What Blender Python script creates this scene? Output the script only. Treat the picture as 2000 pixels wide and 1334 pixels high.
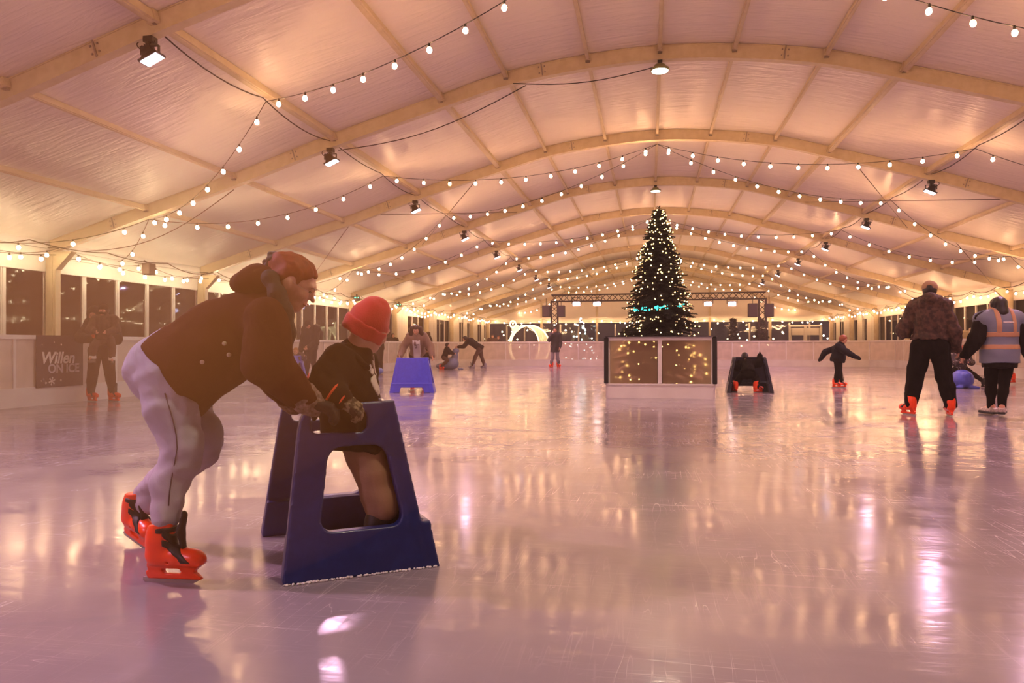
import bpy, bmesh, math, random
import numpy as np
from mathutils import Vector, Matrix

for _o in list(bpy.data.objects):
    bpy.data.objects.remove(_o, do_unlink=True)
SC = bpy.context.scene
COL = SC.collection
PI = math.pi
random.seed(7)
RNG = np.random.default_rng(7)

# ------------------------------------------------------------------ camera
F_PX = 1458.7
CAM = Vector((-0.181, 0.0, 1.0))
cam_data = bpy.data.cameras.new('camera')
cam_data.sensor_width = 36.0
cam_data.lens = F_PX / 2000.0 * 36.0
cam_data.clip_end = 900
cam_data.clip_start = 0.05
cam = bpy.data.objects.new('camera', cam_data)
COL.objects.link(cam)
CAM_R = (Matrix.Rotation(math.radians(10.47), 4, 'Z') @ Matrix.Rotation(math.radians(90.32), 4, 'X')
         @ Matrix.Rotation(math.radians(-0.15), 4, 'Z'))
cam.matrix_world = Matrix.Translation(CAM) @ CAM_R
SC.camera = cam
SC.render.resolution_x, SC.render.resolution_y = 2000, 1334

def ray(u, v):
    d = CAM_R.to_3x3() @ Vector(((u - 1000) / F_PX, -(v - 667) / F_PX, -1.0))
    return d
def W(u, v, Y):
    """the point of the rink at distance Y down the tent that shows at u, v in the photograph"""
    d = ray(u, v)
    return CAM + d * (Y / d.y)
def G(u, v, z=0.0):
    d = ray(u, v)
    return CAM + d * ((z - CAM.z) / d.z)

# ------------------------------------------------------------------ colour management, world
SC.view_settings.view_transform = 'Standard'
SC.view_settings.look = 'None'
SC.view_settings.gamma = 1.0
SC.view_settings.use_curve_mapping = False
SC.view_settings.exposure = 0.45
SC.cycles.max_bounces = 7
SC.cycles.diffuse_bounces = 4
SC.cycles.glossy_bounces = 3
SC.cycles.transmission_bounces = 5
SC.cycles.transparent_max_bounces = 12
SC.cycles.volume_bounces = 0
SC.cycles.use_denoising = True
SC.cycles.use_light_tree = False
SC.cycles.use_adaptive_sampling = True
SC.cycles.adaptive_threshold = 0.03
SC.cycles.sample_clamp_indirect = 6.0
SC.cycles.caustics_reflective = False
SC.cycles.caustics_refractive = False

world = bpy.data.worlds.new('night_sky')
SC.world = world
world.use_nodes = True
_nt = world.node_tree
_nt.nodes.clear()
_out = _nt.nodes.new('ShaderNodeOutputWorld')
_bg = _nt.nodes.new('ShaderNodeBackground')
_tc = _nt.nodes.new('ShaderNodeTexCoord')
_sep = _nt.nodes.new('ShaderNodeSeparateXYZ')
_rmp = _nt.nodes.new('ShaderNodeValToRGB')
_rmp.color_ramp.elements[0].position = 0.0
_rmp.color_ramp.elements[0].color = (0.028, 0.019, 0.02, 1)
_rmp.color_ramp.elements[1].position = 0.5
_rmp.color_ramp.elements[1].color = (0.04, 0.036, 0.055, 1)
_nt.links.new(_tc.outputs['Generated'], _sep.inputs[0])
_nt.links.new(_sep.outputs['Z'], _rmp.inputs[0])
_nt.links.new(_rmp.outputs[0], _bg.inputs[0])
_bg.inputs[1].default_value = 1.0
_nt.links.new(_bg.outputs[0], _out.inputs[0])

# strengths of the lamps the rink has (each lamp is built with its fixture further down)
BULB_COL = (1.0, 0.54, 0.25)
BULB_S = 102.0
FLOOD_COL = (1.0, 0.52, 0.76)
FLOOD_W = 72.0
HIGHBAY_W = 60.0
HAZE_HALL, FLARE_NEAR, FLARE_LEFT = 0.003, 0.30, 0.016
STAGE_W = 60.0

# ------------------------------------------------------------------ helpers
def lin(c):
    if isinstance(c, str):
        c = [int(c[i:i + 2], 16) / 255 for i in (0, 2, 4)]
    return tuple(((x / 12.92) if x <= 0.04045 else ((x + 0.055) / 1.055) ** 2.4) for x in c) + (1.0,)

MATS = {}
def mat(name, col, rough=0.6, metal=0.0, spec=0.5, noise=None, bump=None, emis=None, emis_s=0.0, alpha=None,
        coat=0.0, sheen=0.0, sss=0.0, coords='Object', wave=None):
    """noise=(scale, second colour, low, high)   bump=(scale, strength, distance)"""
    if name in MATS:
        return MATS[name]
    m = bpy.data.materials.new(name)
    m.use_nodes = True
    nt = m.node_tree
    b = nt.nodes['Principled BSDF']
    b.inputs['Base Color'].default_value = lin(col)
    b.inputs['Roughness'].default_value = rough
    b.inputs['Metallic'].default_value = metal
    b.inputs['Specular IOR Level'].default_value = spec
    b.inputs['Coat Weight'].default_value = coat
    b.inputs['Sheen Weight'].default_value = sheen
    b.inputs['Subsurface Weight'].default_value = sss
    if sss:
        b.inputs['Subsurface Radius'].default_value = (0.012, 0.005, 0.003)
    if emis is not None:
        b.inputs['Emission Color'].default_value = emis if len(emis) == 4 else tuple(emis) + (1,)
        b.inputs['Emission Strength'].default_value = emis_s
    tc = None
    if noise or bump or wave:
        tc = nt.nodes.new('ShaderNodeTexCoord')
    if noise:
        n = nt.nodes.new('ShaderNodeTexNoise')
        n.inputs['Scale'].default_value = noise[0]
        n.inputs['Detail'].default_value = 4
        r = nt.nodes.new('ShaderNodeValToRGB')
        r.color_ramp.elements[0].color = lin(col)
        r.color_ramp.elements[1].color = lin(noise[1])
        r.color_ramp.elements[0].position = noise[2]
        r.color_ramp.elements[1].position = noise[3]
        nt.links.new(tc.outputs[coords], n.inputs['Vector'])
        nt.links.new(n.outputs['Fac'], r.inputs[0])
        nt.links.new(r.outputs[0], b.inputs['Base Color'])
    if wave:   # (scale, direction, second colour) strands / ribs
        w = nt.nodes.new('ShaderNodeTexWave')
        w.bands_direction = wave[1]
        w.inputs['Scale'].default_value = wave[0]
        w.inputs['Distortion'].default_value = 3.0
        w.inputs['Detail'].default_value = 2
        r = nt.nodes.new('ShaderNodeValToRGB')
        r.color_ramp.elements[0].color = lin(col)
        r.color_ramp.elements[1].color = lin(wave[2])
        nt.links.new(tc.outputs[coords], w.inputs['Vector'])
        nt.links.new(w.outputs['Fac'], r.inputs[0])
        nt.links.new(r.outputs[0], b.inputs['Base Color'])
    if bump:
        n = nt.nodes.new('ShaderNodeTexNoise')
        n.inputs['Scale'].default_value = bump[0]
        n.inputs['Detail'].default_value = 5
        bp = nt.nodes.new('ShaderNodeBump')
        bp.inputs['Strength'].default_value = bump[1]
        bp.inputs['Distance'].default_value = bump[2]
        nt.links.new(tc.outputs[coords], n.inputs['Vector'])
        nt.links.new(n.outputs['Fac'], bp.inputs['Height'])
        nt.links.new(bp.outputs[0], b.inputs['Normal'])
    MATS[name] = m
    return m

def glow(name, col, s, lamp=False):
    """a glowing surface; only the bulbs that really light the hall are sampled as lamps"""
    if name in MATS:
        return MATS[name]
    m = bpy.data.materials.new(name)
    m.use_nodes = True
    nt = m.node_tree
    nt.nodes.clear()
    o = nt.nodes.new('ShaderNodeOutputMaterial')
    e = nt.nodes.new('ShaderNodeEmission')
    e.inputs[0].default_value = tuple(col) + (1,)
    e.inputs[1].default_value = s
    nt.links.new(e.outputs[0], o.inputs[0])
    if not lamp: m.cycles.emission_sampling = 'NONE'
    MATS[name] = m
    return m

def link(name, me, m=None, parent=None, loc=None, rot=None):
    o = bpy.data.objects.new(name, me)
    COL.objects.link(o)
    if m is not None and me is not None and not me.materials:
        me.materials.append(m)
    if parent is not None:
        o.parent = parent
    if loc is not None:
        o.location = loc
    if rot is not None:
        o.rotation_euler = rot
    return o

def empty(name, loc=(0, 0, 0), rz=0.0, label=None, cat=None, group=None, kind=None):
    o = bpy.data.objects.new(name, None)
    o.empty_display_size = 0.1
    COL.objects.link(o)
    o.location = loc
    o.rotation_euler = (0, 0, rz)
    return tag(o, label, cat, group, kind)

def tag(o, label=None, cat=None, group=None, kind=None):
    if label: o['label'] = label
    if cat: o['category'] = cat
    if group: o['group'] = group
    if kind: o['kind'] = kind
    return o

class MB:
    """collects simple solids into one mesh"""
    def __init__(s):
        s.v = []; s.f = []; s.smooth = []
    def _add(s, vs, fs, smooth=False):
        n = len(s.v)
        s.v += [tuple(v) for v in vs]
        s.f += [tuple(i + n for i in f) for f in fs]
        s.smooth += [smooth] * len(fs)
    def box(s, c, d, R=None):
        c = Vector(c); h = Vector(d) / 2
        vs = [Vector((x * h.x, y * h.y, z * h.z)) for z in (-1, 1) for y in (-1, 1) for x in (-1, 1)]
        if R is not None: vs = [R @ v for v in vs]
        s._add([c + v for v in vs], [(0, 2, 3, 1), (4, 5, 7, 6), (0, 1, 5, 4), (2, 6, 7, 3), (0, 4, 6, 2), (1, 3, 7, 5)])
        return s
    def bar(s, a, b, w, h, up=(0, 0, 1)):
        """box beam from a to b, w across, h along up"""
        a, b = Vector(a), Vector(b)
        d = (b - a)
        L = d.length
        d = d / L
        up = Vector(up)
        sd = d.cross(up)
        if sd.length < 1e-5: sd = d.cross(Vector((1, 0, 0)))
        sd.normalize(); up = sd.cross(d)
        R = Matrix((sd, d, up)).transposed()
        return s.box((a + b) / 2, (w, L, h), R)
    def tube(s, pts, r, n=8, cap=True, closed=False):
        pts = [Vector(p) for p in pts]
        rs = r if isinstance(r, (list, tuple)) else [r] * len(pts)
        vs = []; fs = []
        m = len(pts)
        prev = None
        for i, p in enumerate(pts):
            if closed: t = pts[(i + 1) % m] - pts[i - 1]
            else: t = pts[min(i + 1, m - 1)] - pts[max(i - 1, 0)]
            t.normalize()
            if prev is None:
                a = t.cross(Vector((0, 0, 1)))
                if a.length < 1e-3: a = t.cross(Vector((1, 0, 0)))
            else:
                a = prev - t * prev.dot(t)
            a.normalize(); prev = a
            b = t.cross(a)
            for k in range(n):
                q = 2 * PI * k / n
                vs.append(p + (a * math.cos(q) + b * math.sin(q)) * rs[i])
        for i in range(m if closed else m - 1):
            j = (i + 1) % m
            for k in range(n):
                fs.append((i * n + k, i * n + (k + 1) % n, j * n + (k + 1) % n, j * n + k))
        if cap and not closed:
            fs.append(tuple(range(n - 1, -1, -1)))
            fs.append(tuple((m - 1) * n + k for k in range(n)))
        s._add(vs, fs, True)
        return s
    def lathe(s, prof, n=16, c=(0, 0, 0), R=None):
        c = Vector(c)
        vs = []; fs = []
        for r, z in prof:
            for k in range(n):
                q = 2 * PI * k / n
                v = Vector((r * math.cos(q), r * math.sin(q), z))
                vs.append(c + (R @ v if R is not None else v))
        for i in range(len(prof) - 1):
            for k in range(n):
                fs.append((i * n + k, i * n + (k + 1) % n, (i + 1) * n + (k + 1) % n, (i + 1) * n + k))
        fs.append(tuple(range(n - 1, -1, -1)))
        fs.append(tuple((len(prof) - 1) * n + k for k in range(n)))
        s._add(vs, fs, True)
        return s
    def ball(s, c, r, n=8, sx=1, sy=1, sz=1):
        prof = [(max(1e-4, math.sin(PI * i / n)) * r, -math.cos(PI * i / n) * r) for i in range(n + 1)]
        R = Matrix.Diagonal((sx, sy, sz))
        return s.lathe(prof, max(6, n), c, R)
    def prism(s, poly, z0, z1, M=None):
        """polygon (x, y) pulled from z0 to z1, then moved by the 4x4 M"""
        n = len(poly)
        vs = [Vector((x, y, z0)) for x, y in poly] + [Vector((x, y, z1)) for x, y in poly]
        if M is not None: vs = [M @ v for v in vs]
        s._add(vs, [tuple(range(n - 1, -1, -1)), tuple(range(n, 2 * n))] +
               [(i, (i + 1) % n, n + (i + 1) % n, n + i) for i in range(n)])
        return s
    def mesh(s, name, bevel=0.0):
        me = bpy.data.meshes.new(name)
        me.from_pydata(s.v, [], s.f)
        me.polygons.foreach_set('use_smooth', s.smooth)
        me.update()
        bm = bmesh.new(); bm.from_mesh(me)
        bmesh.ops.recalc_face_normals(bm, faces=bm.faces)
        if bevel:
            es = [e for e in bm.edges if e.is_manifold and e.calc_face_angle(0) > 0.6]
            bmesh.ops.bevel(bm, geom=es, offset=bevel, segments=1, affect='EDGES', clamp_overlap=True)
        bm.to_mesh(me); bm.free()
        return me
    def build(s, name, m, parent=None, loc=None, rot=None, bevel=0.0, **k):
        o = link(name, s.mesh(name, bevel), m, parent, loc, rot)
        return tag(o, **k) if k else o

def np_mesh(name, v, quads=None, tris=None, smooth=True):
    me = bpy.data.meshes.new(name)
    v = np.ascontiguousarray(v, dtype=np.float32)
    fl = []; tot = []
    if quads is not None and len(quads):
        fl.append(np.asarray(quads, np.int32).ravel()); tot.append(np.full(len(quads), 4, np.int32))
    if tris is not None and len(tris):
        fl.append(np.asarray(tris, np.int32).ravel()); tot.append(np.full(len(tris), 3, np.int32))
    fl = np.concatenate(fl); tot = np.concatenate(tot)
    me.vertices.add(len(v)); me.vertices.foreach_set('co', v.ravel())
    me.loops.add(len(fl)); me.loops.foreach_set('vertex_index', fl)
    me.polygons.add(len(tot))
    me.polygons.foreach_set('loop_start', np.concatenate([[0], np.cumsum(tot)[:-1]]).astype(np.int32))
    me.polygons.foreach_set('loop_total', tot)
    me.polygons.foreach_set('use_smooth', np.full(len(tot), smooth, bool))
    me.update(calc_edges=True)
    me.validate()
    return me

# ------------------------------------------------------------------ signed-distance modelling
def V3(*a):
    return np.array(a[0] if len(a) == 1 else a, dtype=np.float64)

class SDF:
    """smooth unions of tapered limbs, ellipsoids and boxes, meshed as one continuous skin (surface nets)"""
    def __init__(s):
        s.ops = []
    def _op(s, f, lo, hi, k, mode):
        s.ops.append((f, np.minimum(lo, hi), np.maximum(lo, hi), k, mode)); return s
    def limb(s, a, b, ra, rb=None, k=0.02, mode='+', flat=None):
        a, b = V3(a), V3(b); rb = ra if rb is None else rb
        ab = b - a; L2 = max(1e-9, ab @ ab)
        def f(P):
            t = np.clip(((P - a) @ ab) / L2, 0, 1)
            d = P - (a + t[..., None] * ab)
            if flat is not None:
                ax = V3(flat[0]); ax = ax / np.linalg.norm(ax)
                c = d @ ax
                d = d + ax * (c * (1 / flat[1] - 1))[..., None]
            return np.sqrt((d * d).sum(-1)) - (ra + (rb - ra) * t)
        R = max(ra, rb) * (max(1, flat[1]) if flat is not None else 1)
        return s._op(f, np.minimum(a, b) - R, np.maximum(a, b) + R, k, mode)
    def chain(s, pts, rs, k=0.02, mode='+', flat=None):
        for i in range(len(pts) - 1):
            s.limb(pts[i], pts[i + 1], rs[i], rs[i + 1], k, mode, flat)
        return s
    def ell(s, c, r, R=None, k=0.02, mode='+'):
        c, r = V3(c), V3(r)
        A = np.eye(3) if R is None else np.asarray(R, float)       # columns = axes
        def f(P):
            q = ((P - c) @ A)
            k0 = np.sqrt(((q / r) ** 2).sum(-1)); k1 = np.sqrt(((q / (r * r)) ** 2).sum(-1)) + 1e-9
            return k0 * (k0 - 1) / k1
        m = r.max()
        return s._op(f, c - m, c + m, k, mode)
    def box(s, c, h, R=None, rad=0.01, k=0.01, mode='+'):
        c, h = V3(c), V3(h)
        A = np.eye(3) if R is None else np.asarray(R, float)
        def f(P):
            q = np.abs((P - c) @ A) - (h - rad)
            return np.sqrt((np.maximum(q, 0) ** 2).sum(-1)) + np.minimum(q.max(-1), 0) - rad
        m = np.linalg.norm(h)
        return s._op(f, c - m, c + m, k, mode)
    def plane(s, p, n, k=0.008):
        """keep the side the normal n points away from"""
        p, n = V3(p), V3(n); n = n / np.linalg.norm(n)
        return s._op(lambda P: (P - p) @ n, V3(-99, -99, -99), V3(99, 99, 99), k, '&')
    def func(s, f, lo, hi, k=0.01, mode='+'):
        return s._op(f, V3(lo), V3(hi), k, mode)
    def grow(s, d):
        s.ops.append((lambda P: d, None, None, 0, 'o')); return s
    def noise(s, amp, freq, seed=0, stretch=(1, 1, 1)):
        r = np.random.default_rng(seed)
        K = r.normal(size=(7, 3)) * freq * np.array(stretch); ph = r.uniform(0, 6.28, 7)
        def f(P):
            w = np.zeros(P.shape[:-1])
            for i in range(7):
                w += np.sin(P @ K[i] + ph[i])
            return w * (amp / 2.6)
        s.ops.append((f, None, None, 0, 'n')); return s
    def mesh(s, name, h=0.012):
        pos = [o for o in s.ops if o[4] == '+']
        lo = np.min([o[1] for o in pos], 0) - 0.04 - h * 2
        hi = np.max([o[2] for o in pos], 0) + 0.04 + h * 2
        n = np.ceil((hi - lo) / h).astype(int) + 1
        ax = [lo[i] + h * np.arange(n[i]) for i in range(3)]
        D = np.full(n, 0.5, np.float64)
        for f, l, u, k, mode in s.ops:
            if mode in 'on':
                if mode == 'o': D -= f(None)
                else:
                    near = np.abs(D) < 4 * h
                    I = np.argwhere(near)
                    P = lo + I * h
                    D[near] += f(P)
                continue
            m = k + 3 * h + 0.02
            i0 = np.clip(np.floor((l - m - lo) / h).astype(int), 0, n - 1)
            i1 = np.clip(np.ceil((u + m - lo) / h).astype(int) + 1, 1, n)
            sl = tuple(slice(i0[i], i1[i]) for i in range(3))
            P = np.stack(np.meshgrid(*[ax[i][sl[i]] for i in range(3)], indexing='ij'), -1)
            d = f(P)
            A = D[sl]
            if mode == '+':
                B = d; sg = 1
                hh = np.maximum(k - np.abs(A - B), 0) / max(k, 1e-6)
                D[sl] = np.minimum(A, B) - hh * hh * k / 4
            else:
                B = -d if mode == '-' else d
                hh = np.maximum(k - np.abs(A - B), 0) / max(k, 1e-6)
                D[sl] = np.maximum(A, B) + hh * hh * k / 4
        return surface_net(name, D, lo, h)
    def build(s, name, m, parent=None, h=0.012, **k):
        o = link(name, s.mesh(name, h), m, parent)
        return tag(o, **k) if k else o

def surface_net(name, D, lo, h):
    n = np.array(D.shape)
    S = D < 0
    c = n - 1
    cs = np.zeros(c, np.int8)
    for dx in (0, 1):
        for dy in (0, 1):
            for dz in (0, 1):
                cs += S[dx:dx + c[0], dy:dy + c[1], dz:dz + c[2]]
    act = (cs > 0) & (cs < 8)
    I = np.argwhere(act)
    idx = np.full(c, -1, np.int64); idx[act] = np.arange(len(I))
    acc = np.zeros((len(I), 3)); cnt = np.zeros(len(I))
    off = [(x, y, z) for x in (0, 1) for y in (0, 1) for z in (0, 1)]
    val = {o: D[I[:, 0] + o[0], I[:, 1] + o[1], I[:, 2] + o[2]] for o in off}
    for a in off:
        for d in range(3):
            if a[d]: continue
            b = list(a); b[d] = 1; b = tuple(b)
            va, vb = val[a], val[b]
            x = (va < 0) != (vb < 0)
            t = np.where(x, va / np.where(x, va - vb, 1), 0)
            p = np.tile(np.array(a, float), (len(I), 1)); p[:, d] += t
            acc[x] += p[x]; cnt[x] += 1
    V = lo + (I + acc / cnt[:, None]) * h
    Q = []
    for d in range(3):
        e, g = [(1, 2), (2, 0), (0, 1)][d]
        s0 = [slice(None)] * 3; s1 = [slice(None)] * 3
        s0[d] = slice(0, -1); s1[d] = slice(1, None)
        for q in (e, g):
            s0[q] = slice(1, -1); s1[q] = slice(1, -1)
        A = S[tuple(s0)]; B = S[tuple(s1)]
        ch = np.argwhere(A != B)
        if not len(ch): continue
        fl = A[ch[:, 0], ch[:, 1], ch[:, 2]]
        base = ch.copy()
        base[:, e] += 1; base[:, g] += 1
        def at(oe, og):
            k = base.copy(); k[:, e] += oe; k[:, g] += og
            return idx[k[:, 0], k[:, 1], k[:, 2]]
        q = np.stack([at(-1, -1), at(0, -1), at(0, 0), at(-1, 0)], 1)
        q[~fl] = q[~fl][:, ::-1]
        Q.append(q)
    Q = np.concatenate(Q)
    Q = Q[(Q >= 0).all(1)]
    return np_mesh(name, V, quads=Q)

def frame_R(fwd, up):
    """3x3 with columns right, forward, up"""
    f = V3(fwd); f = f / np.linalg.norm(f)
    u = V3(up); u = u - f * (u @ f); u = u / np.linalg.norm(u)
    r = np.cross(f, u)
    return np.stack([r, f, u], 1)
# ------------------------------------------------------------------ the marquee
PX = [0, 1.207, 2.632, 3.801, 5.816, 7.793, 9.624, 11.70]
PZ = [5.961, 5.893, 5.694, 5.372, 4.794, 4.163, 3.637, 3.02]
def roof_z(x):
    x = abs(x)
    xs = np.array([-PX[1]] + PX + [13.8]); zs = np.array([PZ[1]] + PZ + [2.39])
    i = int(np.clip(np.searchsorted(xs, x) - 1, 1, len(xs) - 3))
    x0, x1, x2, x3 = xs[i - 1:i + 3]; z0, z1, z2, z3 = zs[i - 1:i + 3]
    m1 = (z2 - z0) / (x2 - x0); m2 = (z3 - z1) / (x3 - x1)
    h = x2 - x1; t = (x - x1) / h
    return float((2*t**3-3*t*t+1)*z1 + (t**3-2*t*t+t)*h*m1 + (-2*t**3+3*t*t)*z2 + (t**3-t*t)*h*m2)
FRAMES = [12.8 + 5 * k for k in range(-3, 9)]            # -2.2 ... 52.8
Y_END, Y_FRONT = 52.8, -7.2
XW = 11.9                                                # side walls
ROWX = sorted([-x for x in PX[1:-1]] + PX[:-1])

def fabric_mat(name, col, rough=0.38):
    m = mat(name, col, rough=rough, spec=0.5)
    nt = m.node_tree; b = nt.nodes['Principled BSDF']
    tc = nt.nodes.new('ShaderNodeTexCoord')
    mp = nt.nodes.new('ShaderNodeMapping'); mp.inputs['Scale'].default_value = (0.9, 4.5, 1.0)
    n1 = nt.nodes.new('ShaderNodeTexNoise'); n1.inputs['Scale'].default_value = 1.6; n1.inputs['Detail'].default_value = 4
    n1.inputs['Distortion'].default_value = 0.8
    n2 = nt.nodes.new('ShaderNodeTexNoise'); n2.inputs['Scale'].default_value = 0.9; n2.inputs['Detail'].default_value = 2
    ad = nt.nodes.new('ShaderNodeMath'); ad.operation = 'MULTIPLY_ADD'; ad.inputs[1].default_value = 2.5
    bp = nt.nodes.new('ShaderNodeBump'); bp.inputs['Strength'].default_value = 0.55; bp.inputs['Distance'].default_value = 0.05
    nt.links.new(tc.outputs['Object'], mp.inputs[0]); nt.links.new(mp.outputs[0], n1.inputs['Vector'])
    nt.links.new(tc.outputs['Object'], n2.inputs['Vector'])
    nt.links.new(n2.outputs['Fac'], ad.inputs[0]); nt.links.new(n1.outputs['Fac'], ad.inputs[2])
    nt.links.new(ad.outputs[0], bp.inputs['Height']); nt.links.new(bp.outputs[0], b.inputs['Normal'])
    return m
M_FAB = fabric_mat('tent_fabric', 'EFE2D6')
M_ALU = mat('painted_frame', 'D6C3A2', rough=0.42, noise=(9, 'C8B38E', 0.35, 0.75), bump=(40, 0.08, 0.005))
M_STEEL = mat('galvanised_steel', '9C8C80', rough=0.45, metal=0.5)
M_WHITE = mat('white_profile', 'E6DDD2', rough=0.45)
M_BLACK = mat('black_plastic', '15120F', rough=0.5)
M_CABLE = mat('black_cable', '14100D', rough=0.6)
M_CURT = mat('white_drape', 'E8DFD0', rough=0.7, bump=(6, 0.4, 0.03))

# roof skin, one sheet per bay
ceiling = empty('ceiling', kind='structure')
XS = np.concatenate([np.linspace(-12.3, 12.3, 83)])
ZX = np.array([roof_z(x) for x in XS]) + 0.085
for b in range(-1, len(FRAMES) - 1):
    y0 = FRAMES[b] if b >= 0 else Y_FRONT
    y1 = FRAMES[b + 1]
    ny = 13
    ys = np.linspace(y0, y1, ny)
    Xg, Yg = np.meshgrid(XS, ys)
    t = (Yg - y0) / (y1 - y0)
    Zg = np.tile(ZX, (ny, 1)) - 0.05 * np.sin(PI * t) * (0.6 + 0.4 * np.sin(Xg * 1.7 + b))
    v = np.stack([Xg, Yg, Zg], -1).reshape(-1, 3)
    i = np.arange((ny - 1) * (len(XS))).reshape(ny - 1, len(XS))[:, :-1].ravel()
    q = np.stack([i, i + len(XS), i + len(XS) + 1, i + 1], 1)
    link('roof_sheet', np_mesh('roof_sheet', v, quads=q), M_FAB, ceiling)

# purlins, one piece per bay and row
def purlin_mesh(w, h, L, key={}):
    k = (w, h, L)
    if k not in key:
        key[k] = MB().box((0, 0, 0), (w, L, h)).box((0, 0, -h / 2 - .004), (w * .5, L, .01)) \
            .box((0, L / 2 - .05, 0), (w + .03, .09, h + .02)).box((0, -L / 2 + .05, 0), (w + .03, .09, h + .02)) \
            .mesh('purlin')
    return key[k]
for b in range(1, len(FRAMES) - 1):
    y0, y1 = FRAMES[b], FRAMES[b + 1]
    for x in ROWX:
        big = abs(abs(x) - 3.801) < .01 or abs(abs(x) - 5.816) < .01
        me = purlin_mesh(.095 if big else .06, .12 if big else .085, y1 - y0 - .12)
        s = (roof_z(x + .05) - roof_z(x - .05)) / .1
        link('purlin', me, M_ALU, ceiling, (x, (y0 + y1) / 2, roof_z(x) + .005), (0, -math.atan(s), 0))

# portal frames
ORDW = ['zeroth', 'first', 'second', 'third', 'fourth', 'fifth', 'sixth', 'seventh', 'eighth', 'ninth', 'tenth', 'eleventh', 'twelfth', 'thirteenth', 'fourteenth']
ORD = {0: 'nearest to the camera', 1: 'first one seen whole from the camera', 2: 'second one seen whole from the camera',
       3: 'third one seen whole from the camera', 4: 'fourth one seen whole, passing above the tip of the tree'}
def rafter_mesh():
    mb = MB()
    xs = np.linspace(-11.75, 11.75, 61)
    for zo0, zo1, yw in ((-.145, .075, .055), (-.165, -.145, .068), (.06, .078, .065)):
        ring = []
        for x in xs:
            z = roof_z(x)
            ring.append([(x, -yw, z + zo0), (x, yw, z + zo0), (x, yw, z + zo1), (x, -yw, z + zo1)])
        vs = [p for r in ring for p in r]
        fs = []
        for i in range(len(ring) - 1):
            for k in range(4):
                fs.append((i * 4 + k, i * 4 + (k + 1) % 4, (i + 1) * 4 + (k + 1) % 4, (i + 1) * 4 + k))
        fs += [(0, 1, 2, 3), tuple(4 * (len(ring) - 1) + k for k in (3, 2, 1, 0))]
        mb._add(vs, fs)
    return mb.mesh('rafter')
RAFTER = rafter_mesh()
POST = MB().box((0, 0, 1.43), (.22, .13, 2.86)).box((0, 0, .02), (.34, .3, .04)).box((0, -.07, 1.43), (.1, .02, 2.8)).mesh('post')
GUSSET = MB().prism([(-.35, .0), (.12, .0), (.12, -.35), (.0, -.35)], -.07, .07, Matrix.Rotation(PI / 2, 4, 'X')).mesh('corner_gusset')
SPLICE = MB().box((0, 0, 0), (.02, .145, .215)).box((.05, -.062, .05), (.02, .02, .02)).box((.05, -.062, -.05), (.02, .02, .02)) \
    .box((-.05, -.062, .05), (.02, .02, .02)).box((-.05, -.062, -.05), (.02, .02, .02)).mesh('splice_plate')
SHOE = MB().box((0, 0, 0), (.075, .05, .1)).box((0, -.03, -.02), (.03, .02, .03)).mesh('purlin_shoe')
for k, y in enumerate(FRAMES[1:]):
    n = k - 1
    lab = 'arched white roof frame, %s of those seen whole from the camera' % ORDW[max(n, 0)]
    if n == 0: lab = 'arched white roof frame across the upper left corner, carrying the nearest floodlight'
    if n < 0: continue
    if y == Y_END: lab = 'arched white roof frame standing at the far gable wall'
    fr = empty('portal_frame', (0, y, 0), 0, lab, 'roof frame', 'arched frames carrying the marquee roof')
    link('rafter', RAFTER, M_ALU, fr)
    for s in (-1, 1):
        link('post', POST, M_ALU, fr, (s * 11.72, 0, 0))
        g = link('corner_gusset', GUSSET, M_ALU, fr, (s * 11.6, 0, 2.86), (0, 0, 0 if s > 0 else PI))
        for x in (2.0, 6.6, 10.35):
            sl = math.atan((roof_z(s * x + .05) - roof_z(s * x - .05)) / .1)
            link('splice_plate', SPLICE, M_STEEL if x < 3 else M_ALU, fr, (s * x, 0, roof_z(x) - .035), (0, -sl, 0))
    for x in ROWX:
        link('purlin_shoe', SHOE, M_STEEL, fr, (x, -.085, roof_z(x) - .02))

# bracing wires under the roof (long steel ropes in an X)
M_WIRE = mat('steel_wire', '6E5A50', rough=0.4, metal=0.6)
def wire_thing(a, b, lab, r=.009, sag=0.0):
    a, b = Vector(a), Vector(b)
    pts = [a.lerp(b, t) - Vector((0, 0, sag * 4 * t * (1 - t))) for t in np.linspace(0, 1, 14 if sag else 2)]
    o = MB().tube(pts, r, 6).build('bracing_wire', M_WIRE)
    return tag(o, lab, 'wire', 'bracing wires of the marquee roof')
def rp(x, y, dz=-.12): return (x, y, roof_z(x) + dz)
wire_thing(rp(4.3, 17.8), rp(7.0, 22.8), 'thin diagonal bracing wire right of the tree, running down to the right')
wire_thing(rp(7.5, 17.8), rp(4.2, 22.8), 'thin level bracing wire between the second and third whole frames, right side')
wire_thing(rp(-4.3, 17.8), rp(-7.3, 22.8), 'thin diagonal bracing wire left of the tree, running down to the left')
wire_thing(rp(-7.0, 17.8), rp(-4.2, 22.8), 'thin level bracing wire between the second and third whole frames, left side')
wire_thing(rp(8.2, 22.8), rp(11.2, 27.8), 'thin bracing wire near the right eave above the man in the cap')
wire_thing(rp(-7.6, 17.8), rp(-11.2, 22.8), 'thin diagonal bracing wire behind the red-haired woman')

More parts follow.
